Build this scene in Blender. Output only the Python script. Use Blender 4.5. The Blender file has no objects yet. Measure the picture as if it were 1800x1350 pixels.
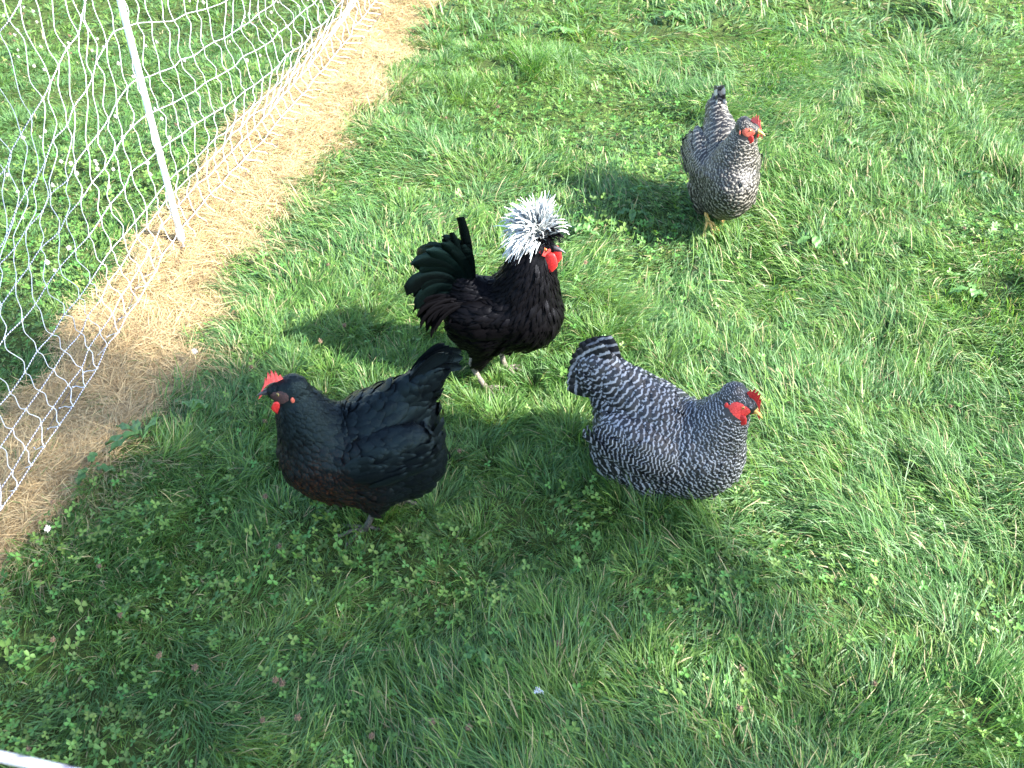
import bpy, math, random
import numpy as np
R = math.radians
rng = np.random.default_rng(7)
random.seed(7)
scene = bpy.context.scene
col = scene.collection

# ---------------------------------------------------------------- camera, light, exposure
cd = bpy.data.cameras.new('camera'); cam = bpy.data.objects.new('camera', cd); col.objects.link(cam)
cam.location = (0, 0, 1.5); cam.rotation_euler = (R(52), 0, 0)
cd.sensor_width = 36; cd.lens = 36.1; cd.clip_start = .05; cd.clip_end = 500
cd.dof.use_dof = True; cd.dof.focus_distance = 2.25; cd.dof.aperture_fstop = 10
scene.camera = cam
SUN_EL = R(38); SUN_AZ = math.atan2(-.38, .92)          # direction towards the sun, math angle from +X
S = np.array([math.cos(SUN_AZ) * math.cos(SUN_EL), math.sin(SUN_AZ) * math.cos(SUN_EL), math.sin(SUN_EL)])
w = bpy.data.worlds.new('World'); scene.world = w; w.use_nodes = True
nt = w.node_tree; bg = nt.nodes['Background']; sky = nt.nodes.new('ShaderNodeTexSky')
sky.sky_type = 'NISHITA'; sky.sun_disc = False; sky.sun_elevation = SUN_EL
sky.sun_rotation = math.pi / 2 - SUN_AZ
nt.links.new(sky.outputs[0], bg.inputs[0]); bg.inputs[1].default_value = .13
sd = bpy.data.lights.new('sun', 'SUN'); so = bpy.data.objects.new('sun', sd); col.objects.link(so)
sd.energy = 4.6; sd.angle = R(.6); sd.color = (1, .96, .89)
from mathutils import Vector, Matrix
so.rotation_euler = Vector(S).to_track_quat('Z', 'Y').to_euler(); so.location = (6, -3, 8)
vs = scene.view_settings; vs.view_transform = 'Standard'; vs.look = 'None'; vs.gamma = 1
vs.use_curve_mapping = False; vs.exposure = 2.38
scene.cycles.max_bounces = 8; scene.cycles.transparent_max_bounces = 8

# ---------------------------------------------------------------- helpers
def tag(o, label=None, cat=None, group=None, kind=None):
    if label: o['label'] = label
    if cat: o['category'] = cat
    if group: o['group'] = group
    if kind: o['kind'] = kind
    return o
def empty(name, loc=(0, 0, 0), rz=0):
    o = bpy.data.objects.new(name, None); col.objects.link(o)
    o.location = loc; o.rotation_euler = (0, 0, rz); o.empty_display_size = .05
    return o
def mesh_np(name, V, quads=None, tris=None, smooth=True, attrs=None, uv=None):
    me = bpy.data.meshes.new(name)
    V = np.asarray(V, np.float32); me.vertices.add(len(V)); me.vertices.foreach_set('co', V.ravel())
    q = np.zeros((0, 4), np.int32) if quads is None or len(quads) == 0 else np.asarray(quads, np.int32)
    t = np.zeros((0, 3), np.int32) if tris is None or len(tris) == 0 else np.asarray(tris, np.int32)
    nl = q.size + t.size
    me.loops.add(nl); me.loops.foreach_set('vertex_index', np.concatenate([q.ravel(), t.ravel()]))
    npoly = len(q) + len(t); me.polygons.add(npoly)
    ls = np.concatenate([np.arange(len(q)) * 4, q.size + np.arange(len(t)) * 3]).astype(np.int32)
    me.polygons.foreach_set('loop_start', ls)
    if smooth: me.polygons.foreach_set('use_smooth', np.ones(npoly, bool))
    for k, a in (attrs or {}).items():
        a = np.asarray(a, np.float32)
        at = me.attributes.new(k, 'FLOAT' if a.ndim == 1 else 'FLOAT_COLOR', 'POINT')
        at.data.foreach_set('value' if a.ndim == 1 else 'color', a.ravel())
    me.update(calc_edges=True); me.validate()
    return me
def put(name, me, mat, parent=None):
    o = bpy.data.objects.new(name, me); col.objects.link(o)
    if mat and not me.materials: me.materials.append(mat)
    if parent: o.parent = parent
    return o
class Lat:                                   # lattice noise, vectorised
    def __init__(s, seed): s.t = np.random.default_rng(seed).random((64, 64))
    def __call__(s, x, y):
        xi = np.floor(x).astype(int); yi = np.floor(y).astype(int); fx = x - xi; fy = y - yi
        fx = fx * fx * (3 - 2 * fx); fy = fy * fy * (3 - 2 * fy)
        a = s.t[xi % 64, yi % 64]; b = s.t[(xi + 1) % 64, yi % 64]; c = s.t[xi % 64, (yi + 1) % 64]; d = s.t[(xi + 1) % 64, (yi + 1) % 64]
        return (a * (1 - fx) + b * fx) * (1 - fy) + (c * (1 - fx) + d * fx) * fy
N1, N2, N3, N4, N5, N6 = [Lat(i) for i in (11, 22, 33, 44, 55, 66)]
def sstep(a, b, x):
    t = np.clip((x - a) / (b - a), 0, 1); return t * t * (3 - 2 * t)
def gz(x, y):
    k = .45 + .55 * sstep(-.7, -.1, np.asarray(x, float)); return (.060 * (N1(x * 2.1, y * 2.1) - .5) + .038 * (N2(x * 5.7, y * 5.7) - .5)) * k - .008

# material helpers
def mat(name, base=(.5, .5, .5), rough=.6, spec=.5, **kw):
    m = bpy.data.materials.new(name); m.use_nodes = True; b = m.node_tree.nodes['Principled BSDF']
    b.inputs['Base Color'].default_value = (*base, 1); b.inputs['Roughness'].default_value = rough
    b.inputs['Specular IOR Level'].default_value = spec
    for k, v in kw.items(): b.inputs[k.replace('_', ' ')].default_value = v
    return m
def nd(m, t, **kw):
    n = m.node_tree.nodes.new(t)
    for k, v in kw.items(): setattr(n, k, v)
    return n
def lk(m, a, b): m.node_tree.links.new(a, b)
def noise_mix(m, c1, c2, scale, detail=4, coord='Object', bump=0, bscale=None, dist=.002):
    b = m.node_tree.nodes['Principled BSDF']; tc = nd(m, 'ShaderNodeTexCoord'); n = nd(m, 'ShaderNodeTexNoise')
    n.inputs['Scale'].default_value = scale; n.inputs['Detail'].default_value = detail
    lk(m, tc.outputs[coord], n.inputs['Vector']); r = nd(m, 'ShaderNodeValToRGB')
    r.color_ramp.elements[0].position = .35; r.color_ramp.elements[1].position = .65
    r.color_ramp.elements[0].color = (*c1, 1); r.color_ramp.elements[1].color = (*c2, 1)
    lk(m, n.outputs['Fac'], r.inputs[0]); lk(m, r.outputs[0], b.inputs['Base Color'])
    if bump:
        n2 = nd(m, 'ShaderNodeTexNoise'); n2.inputs['Scale'].default_value = bscale or scale * 3
        lk(m, tc.outputs[coord], n2.inputs['Vector']); bp = nd(m, 'ShaderNodeBump')
        bp.inputs['Strength'].default_value = bump; bp.inputs['Distance'].default_value = dist
        lk(m, n2.outputs['Fac'], bp.inputs['Height']); lk(m, bp.outputs[0], b.inputs['Normal'])
    return r
def leaf_mat(name, attr='gc', trans=.35, rough=.45, spec=.5):
    m = bpy.data.materials.new(name); m.use_nodes = True; b = m.node_tree.nodes['Principled BSDF']
    out = m.node_tree.nodes['Material Output']; a = nd(m, 'ShaderNodeAttribute', attribute_name=attr)
    lk(m, a.outputs['Color'], b.inputs['Base Color']); b.inputs['Roughness'].default_value = rough
    b.inputs['Specular IOR Level'].default_value = spec
    tr = nd(m, 'ShaderNodeBsdfTranslucent'); mul = nd(m, 'ShaderNodeMix', data_type='RGBA', blend_type='MULTIPLY')
    mul.inputs[0].default_value = 1; lk(m, a.outputs['Color'], mul.inputs[6]); mul.inputs[7].default_value = (1.5, 1.6, .8, 1)
    lk(m, mul.outputs[2], tr.inputs[0]); mx = nd(m, 'ShaderNodeMixShader'); mx.inputs[0].default_value = trans
    lk(m, b.outputs[0], mx.inputs[1]); lk(m, tr.outputs[0], mx.inputs[2]); lk(m, mx.outputs[0], out.inputs[0])
    return m

# ---------------------------------------------------------------- where the dead strip runs (ground metres)
STR_R = np.array([(-1.03, -.5), (-1.04, .6), (-1.04, 1.15), (-.99, 1.36), (-.90, 1.52), (-.85, 1.72), (-.78, 1.93), (-.78, 2.15), (-.75, 2.42), (-.70, 2.72), (-.65, 2.95), (-.58, 3.25), (-.51, 3.62), (-.44, 4.0), (-.38, 4.7), (-.25, 6), (.3, 12)])
STR_L = np.array([(-1.33, -.5), (-1.3, .6), (-1.25, 1.2), (-1.20, 1.7), (-1.13, 1.95), (-1.12, 2.2), (-1.07, 2.5), (-1.02, 2.9), (-.94, 3.4), (-.85, 3.9), (-.76, 4.7), (-.62, 6), (0, 12)])
def straw_mask(x, y):
    n = (N3(x * 9, y * 9) - .5) * .12 + (N4(x * 30, y * 30) - .5) * .07
    xr = np.interp(y, STR_R[:, 1], STR_R[:, 0]) + n; xl = np.interp(y, STR_L[:, 1], STR_L[:, 0]) + n * .6
    return sstep(-.03, .03, xr - x) * sstep(-.025, .03, x - xl)

# ---------------------------------------------------------------- ground sheet
def ground():
    gx = np.concatenate([[-60, -20, -8, -5], np.arange(-4.1, 4.4, .03), [5, 8, 20, 60]])
    gy = np.concatenate([[-60, -20, -6, -2, -.5], np.arange(.2, 7.4, .03), [8, 9, 12, 20, 40, 90]])
    X, Y = np.meshgrid(gx, gy, indexing='ij'); Z = gz(X, Y) * sstep(60, 8, np.abs(X) + np.abs(Y))
    V = np.stack([X, Y, Z], -1).reshape(-1, 3); nx, ny = X.shape
    I = (np.arange(nx - 1)[:, None] * ny + np.arange(ny - 1)[None]).ravel()
    q = np.stack([I, I + ny, I + ny + 1, I + 1], -1)
    me = mesh_np('ground', V, quads=q, attrs={'straw': straw_mask(X, Y).ravel()})
    m = mat('soil_and_thatch', rough=.95, spec=.1); r = noise_mix(m, (.030, .042, .014), (.065, .10, .026), 60, bump=.8, bscale=220, dist=.006)
    b = m.node_tree.nodes['Principled BSDF']; tc = nd(m, 'ShaderNodeTexCoord'); n = nd(m, 'ShaderNodeTexNoise'); n.inputs['Scale'].default_value = 150
    n.inputs['Detail'].default_value = 6; lk(m, tc.outputs['Object'], n.inputs['Vector']); r2 = nd(m, 'ShaderNodeValToRGB')
    r2.color_ramp.elements[0].position = .3; r2.color_ramp.elements[0].color = (.17, .12, .07, 1); r2.color_ramp.elements[1].position = .7; r2.color_ramp.elements[1].color = (.42, .31, .18, 1)
    lk(m, n.outputs['Fac'], r2.inputs[0]); a = nd(m, 'ShaderNodeAttribute', attribute_name='straw'); mx = nd(m, 'ShaderNodeMix', data_type='RGBA')
    lk(m, a.outputs['Fac'], mx.inputs[0]); lk(m, r.outputs[0], mx.inputs[6]); lk(m, r2.outputs[0], mx.inputs[7]); lk(m, mx.outputs[2], b.inputs['Base Color'])
    o = put('ground', me, m); tag(o, kind='structure', label='lawn soil and thatch with a strip killed to bare straw')
ground()

# ---------------------------------------------------------------- grass blades
def blades(P, az, lean, curve, L, W, C, rows=4, twist=None, under=.002):
    n = len(P); ts = np.array([0, .35, .7, 1.]) if rows == 4 else np.array([0, .5, 1.])
    k = len(ts); cen = np.zeros((n, k, 3)); cen[:, 0] = P; h = np.stack([np.cos(az), np.sin(az)], -1)
    for i in range(1, k):
        dt = (ts[i] - ts[i - 1]); th = np.minimum(lean + curve * (ts[i] + ts[i - 1]) / 2, R(105))
        cen[:, i, :2] = cen[:, i - 1, :2] + h * (np.sin(th) * dt * L)[:, None]
        cen[:, i, 2] = cen[:, i - 1, 2] + np.cos(th) * dt * L
        # a slight sideways sweep
        sw = (rng.random(n) - .5) * .25 * L * dt
        cen[:, i, 0] += -h[:, 1] * sw; cen[:, i, 1] += h[:, 0] * sw
    g = gz(cen[:, :, 0], cen[:, :, 1]) + under; cen[:, :, 2] = np.maximum(cen[:, :, 2], g)
    tw = (rng.random(n) - .5) * 1.6 if twist is None else twist
    side = np.stack([-h[:, 1] * np.cos(tw), h[:, 0] * np.cos(tw), np.sin(tw)], -1)
    wp = [.8, 1., .75, 0] if rows == 4 else [.9, .9, 0]
    V = []
    for i in range(k - 1):
        V += [cen[:, i] - side * (W * wp[i] / 2)[:, None], cen[:, i] + side * (W * wp[i] / 2)[:, None]]
    V.append(cen[:, -1]); V = np.stack(V, 1); m = V.shape[1]; base = (np.arange(n) * m)[:, None]
    q = np.concatenate([base + np.array([[2 * i, 2 * i + 1, 2 * i + 3, 2 * i + 2]]) for i in range(k - 2)])
    t = base + np.array([[m - 3, m - 2, m - 1]])
    tip = np.repeat(np.linspace(0, 1, k), 2)[:m]
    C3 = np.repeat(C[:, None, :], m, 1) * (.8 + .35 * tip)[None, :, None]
    return V.reshape(-1, 3), q, t, np.concatenate([C3.reshape(-1, 3), np.ones((n * m, 1))], 1)
def scatter(n, xr, yr): return rng.uniform(*xr, n), rng.uniform(*yr, n)
def in_view(x, y, mx=.35):
    hw = (y * .788 + 1.5 * .6157) * .50 + mx
    return (np.abs(x) < hw)
def clover_f(x, y):                          # where clover takes over from grass
    f = N5(x * 2.3 + 3, y * 2.3) + .25 * (N6(x * 8, y * 8) - .5)
    f += .44 * sstep(.35, -.1, x) * sstep(1.75, 1.4, y) - .36 * sstep(.15, .5, x) * sstep(2.2, 1.6, y)
    return sstep(.58, .80, f)
PALB = np.array([(.082, .180, .046), (.070, .168, .034), (.122, .222, .046), (.096, .198, .068), (.15, .24, .07)])
PITS = [(-.05, 3.90, .12), (.39, 3.86, .11), (-.25, 3.7, .07), (1.75, 4.5, .14), (1.35, 3.6, .10), (1.35, 2.35, .10), (1.45, 1.95, .08), (.85, 1.62, .07), (.75, 1.02, .06), (1.55, 3.0, .1), (.62, 3.4, .08), (.95, 1.13, .05), (.08, 2.45, .06), (.35, 1.42, .05), (-.2, 2.7, .06)]
FEET = [(-.29, 1.44), (-.24, 1.50), (-.30, 1.49), (.0, 1.93), (-.02, 2.0), (-.06, 1.93), (.57, 2.6), (.62, 2.6), (.33, 1.5), (.38, 1.52), (.28, 1.55), (.24, 1.55)]
def tuft_grass(name, N, xr, yr, wid, lenr, rows, label, tuft_den):
    x, y = scatter(int(N), xr, yr)
    k = (in_view(x, y) | (in_view(x, y, 1.0) & (rng.random(len(x)) < .55))) & (straw_mask(x, y) < rng.random(len(x)) * .9) & (rng.random(len(x)) > clover_f(x, y) * .55)
    x, y = x[k], y[k]; n = len(x)
    # tufts: jittered grid of centres, every blade belongs to the nearest of a few cells
    cs = 1 / math.sqrt(tuft_den); ci = np.floor(x / cs).astype(int); cj = np.floor(y / cs).astype(int)
    hsh = np.random.default_rng(5).random((97, 89, 5)); bd = np.full(n, 9.); dx = np.zeros(n); dy = np.zeros(n); hp = np.zeros((n, 3))
    for a in (-1, 0, 1):
        for b in (-1, 0, 1):
            hh = hsh[(ci + a) % 97, (cj + b) % 89]
            tx = (ci + a + hh[:, 0]) * cs; ty = (cj + b + hh[:, 1]) * cs; d = np.hypot(x - tx, y - ty); s = d < bd
            bd = np.where(s, d, bd); dx = np.where(s, x - tx, dx); dy = np.where(s, y - ty, dy); hp[s] = hh[s, 2:]
    flow = 2 * np.pi * (1.5 * N1(x * 1.3 + 7, y * 1.3) + .5 * N3(x * 4, y * 4 + 5)) + .6
    matf = sstep(.35, .75, N2(x * 1.1 + 2, y * 1.1 + 9) + .45 * sstep(.1, .6, x) - .12 * sstep(0, -.5, x))      # matted, combed patches
    rad = np.arctan2(dy, dx); wr = (1 - matf) * .9
    vx = np.cos(flow) * (matf + .25) + np.cos(rad) * wr; vy = np.sin(flow) * (matf + .25) + np.sin(rad) * wr
    az = np.arctan2(vy, vx) + rng.normal(0, 1, n) * (.66 - .18 * matf) + (hp[:, 0] - .5) * (1.7 - .4 * matf)
    tall = .55 + .9 * hp[:, 1] * hp[:, 1] + .18 * matf
    L = rng.uniform(*lenr, n) * tall * .84
    cf = clover_f(x, y); L = L * (1 - .35 * cf)
    yard = x < np.interp(y, [0, 2.57, 4.8, 9], [-1.15, -1.0, -.72, -.3]); L = np.where(yard, L * .62, L)
    lean = np.clip(R(14) + R(40) * matf + bd / cs * R(34) + rng.normal(0, R(16), n), R(2), R(86)); curve = R(25) + rng.random(n) * R(55)
    up = rng.random(n) < .06; lean = np.where(up, R(12), lean); L = np.where(up, L * 1.35, L)
    z = gz(x, y) - .004 + rng.random(n) ** 2 * .022 * matf
    W = rng.uniform(.7, 1.35, n) * wid * np.where(rng.random(n) < .05, 1.5, 1)
    ci_ = (N4(x * 3 + 1, y * 3) * 2.2 + hp[:, 2] * 2 + rng.random(n) * 1.6).astype(int) % 4
    C = PALB[ci_] * rng.uniform(.7, 1.3, n)[:, None]
    dry = rng.random(n) < (.032 + .04 * matf + .10 * sstep(.0, .25, straw_mask(x + .06, y)) + .25 * sstep(0, .3, straw_mask(x - .1, y)) )
    C[dry] = np.array([.42, .36, .20]) * rng.uniform(.6, 1.1, dry.sum())[:, None]
    fade = rng.random(n) < .06; C[fade] = C[fade] * .5 + np.array([.2, .25, .11]) * .5
    # bare hollows beside taller tufts
    hol = N6(x * 3.3, y * 3.3) > .80; keep = ~(hol & (rng.random(n) < .55))
    for px, py in FEET:
        k3 = np.exp(-((x - px) ** 2 + (y - py) ** 2) / .05 ** 2); lean = lean * (1 - .75 * k3); L = L * (1 + .25 * k3)
    for px, py, r in PITS:
        keep &= ~((np.hypot(x - px, (y - py) * 1.3) < r * .8) & (rng.random(n) < .8))
        k2 = np.exp(-((x - px - r * .9) / r) ** 2 - ((y - py) / (r * 1.1)) ** 2); L = L * (1 + .9 * k2); lean = lean * (1 - .6 * k2)
    a = [v[keep] for v in (np.stack([x, y, z], -1), az, lean, curve, L, W, C)]
    V, q, t, cc = blades(*a, rows=rows)
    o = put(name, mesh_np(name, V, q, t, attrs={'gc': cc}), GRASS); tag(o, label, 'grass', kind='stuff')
GRASS = leaf_mat('grass_blade', trans=.38, rough=.48, spec=.38)
tuft_grass('lawn_grass', 500000, (-2.25, 2.25), (.6, 2.35), .0017, (.032, .075), 4, 'long fine lawn grass in tufts around the front birds', 170)
tuft_grass('lawn_grass', 395000, (-3.0, 3.1), (2.35, 4.2), .0023, (.03, .07), 4, 'sunlit matted lawn grass in the middle and back of the lawn', 120)
tuft_grass('lawn_grass', 130000, (-4.0, 4.3), (4.2, 7.4), .005, (.05, .10), 3, 'farthest lawn grass at and beyond the top edge of the photo', 80)

def straw():
    out = []
    x, y = scatter(560000, (-1.45, -.15), (.6, 6.0)); m = straw_mask(x, y)
    k = (m > rng.random(len(x)) * .9 + .05) & (rng.random(len(x)) < np.clip(1.25 - y * .16, .3, 1)); x, y = x[k], y[k]; n = len(x)
    az = 2 * np.pi * N3(x * 6, y * 6) * 2 + rng.normal(0, 1.3, n); L = rng.uniform(.025, .07, n)
    z = gz(x, y) + .001 + rng.random(n) * .014; lean = rng.uniform(R(62), R(90), n); curve = rng.uniform(R(-10), R(40), n)
    W = rng.uniform(.0006, .0013, n) * (1 + y * .12)
    base = np.array([(.50, .37, .195), (.45, .32, .165), (.55, .43, .24), (.39, .27, .135)])[rng.integers(0, 4, n)]; C = base * rng.uniform(.7, 1.15, n)[:, None]
    g = rng.random(n) < .03; C[g] = PALB[1]
    V, q, t, cc = blades(np.stack([x, y, z], -1), az, lean, curve, L, W, C, rows=3)
    o = put('dead_grass', mesh_np('dead_grass', V, q, t, attrs={'gc': cc}), leaf_mat('dead_grass_straw', trans=.15, rough=.6, spec=.3))
    tag(o, 'strip of dead straw coloured grass running under the netting fence', 'grass', kind='stuff')
straw()

# ---------------------------------------------------------------- clover: three round leaflets on a stalk
def clover():
    x, y = scatter(90000, (-2.6, 2.4), (.6, 5.2)); f = clover_f(x, y)
    k = in_view(x, y) & (rng.random(len(x)) < f * .85 + .08) & (straw_mask(x, y) < .35) & (rng.random(len(x)) < np.clip(1.5 - .28 * y, .25, 1))
    x, y = x[k], y[k]; n = len(x)
    r = rng.uniform(.0034, .0068, n) * (1 + .1 * (y > 2.6)); h = rng.uniform(.014, .046, n); z = gz(x, y) + h
    a0 = rng.random(n) * 7; tx = rng.normal(0, .42, n); ty = rng.normal(0, .42, n)
    C = np.array([.066, .158, .030]) * rng.uniform(.65, 1.5, n)[:, None]; C[:, 0] *= rng.uniform(.8, 1.5, n)
    Vs, Ts, Cs = [], [], []; off = 0
    prof = [(0, 0), (.45, .42), (1.05, .62), (1.6, .42), (1.5, 0), (1.6, -.42), (1.05, -.62), (.45, -.42)]
    for L3 in range(3):
        a = a0 + L3 * 2.094 + rng.normal(0, .12, n); ca, sa = np.cos(a), np.sin(a); lift = rng.uniform(.0, .5, n); pts = []
        pr = [(.85, 0, -.14)] + [(u, v, abs(v) * .28 + u * 0) for u, v in prof]
        for u, v, wv in pr:
            lx = ca * u * r - sa * v * r; ly = sa * u * r + ca * v * r; lz = (wv + u * lift * .4) * r
            pts.append(np.stack([x + lx, y + ly, z + lz + tx * lx + ty * ly], -1))
        P = np.stack(pts, 1); m = P.shape[1]; b = (np.arange(n) * m)[:, None] + off
        t = np.concatenate([b + np.array([[0, 1 + i, 1 + (i + 1) % 8]]) for i in range(8)])
        Vs.append(P.reshape(-1, 3)); Ts.append(t); off += n * m
        cc = np.repeat(C[:, None], m, 1); cc[:, 0] *= 1.25; Cs.append(cc.reshape(-1, 3))
    V = np.concatenate(Vs); c = np.concatenate(Cs)
    o = put('clover', mesh_np('clover', V, tris=np.concatenate(Ts), attrs={'gc': np.concatenate([c, np.ones((len(c), 1))], 1)}), leaf_mat('clover_leaf', trans=.25, rough=.5, spec=.4))
    tag(o, 'small round three part clover leaves spread through the lawn', 'clover', kind='stuff')
clover()
J0=-38
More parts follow.
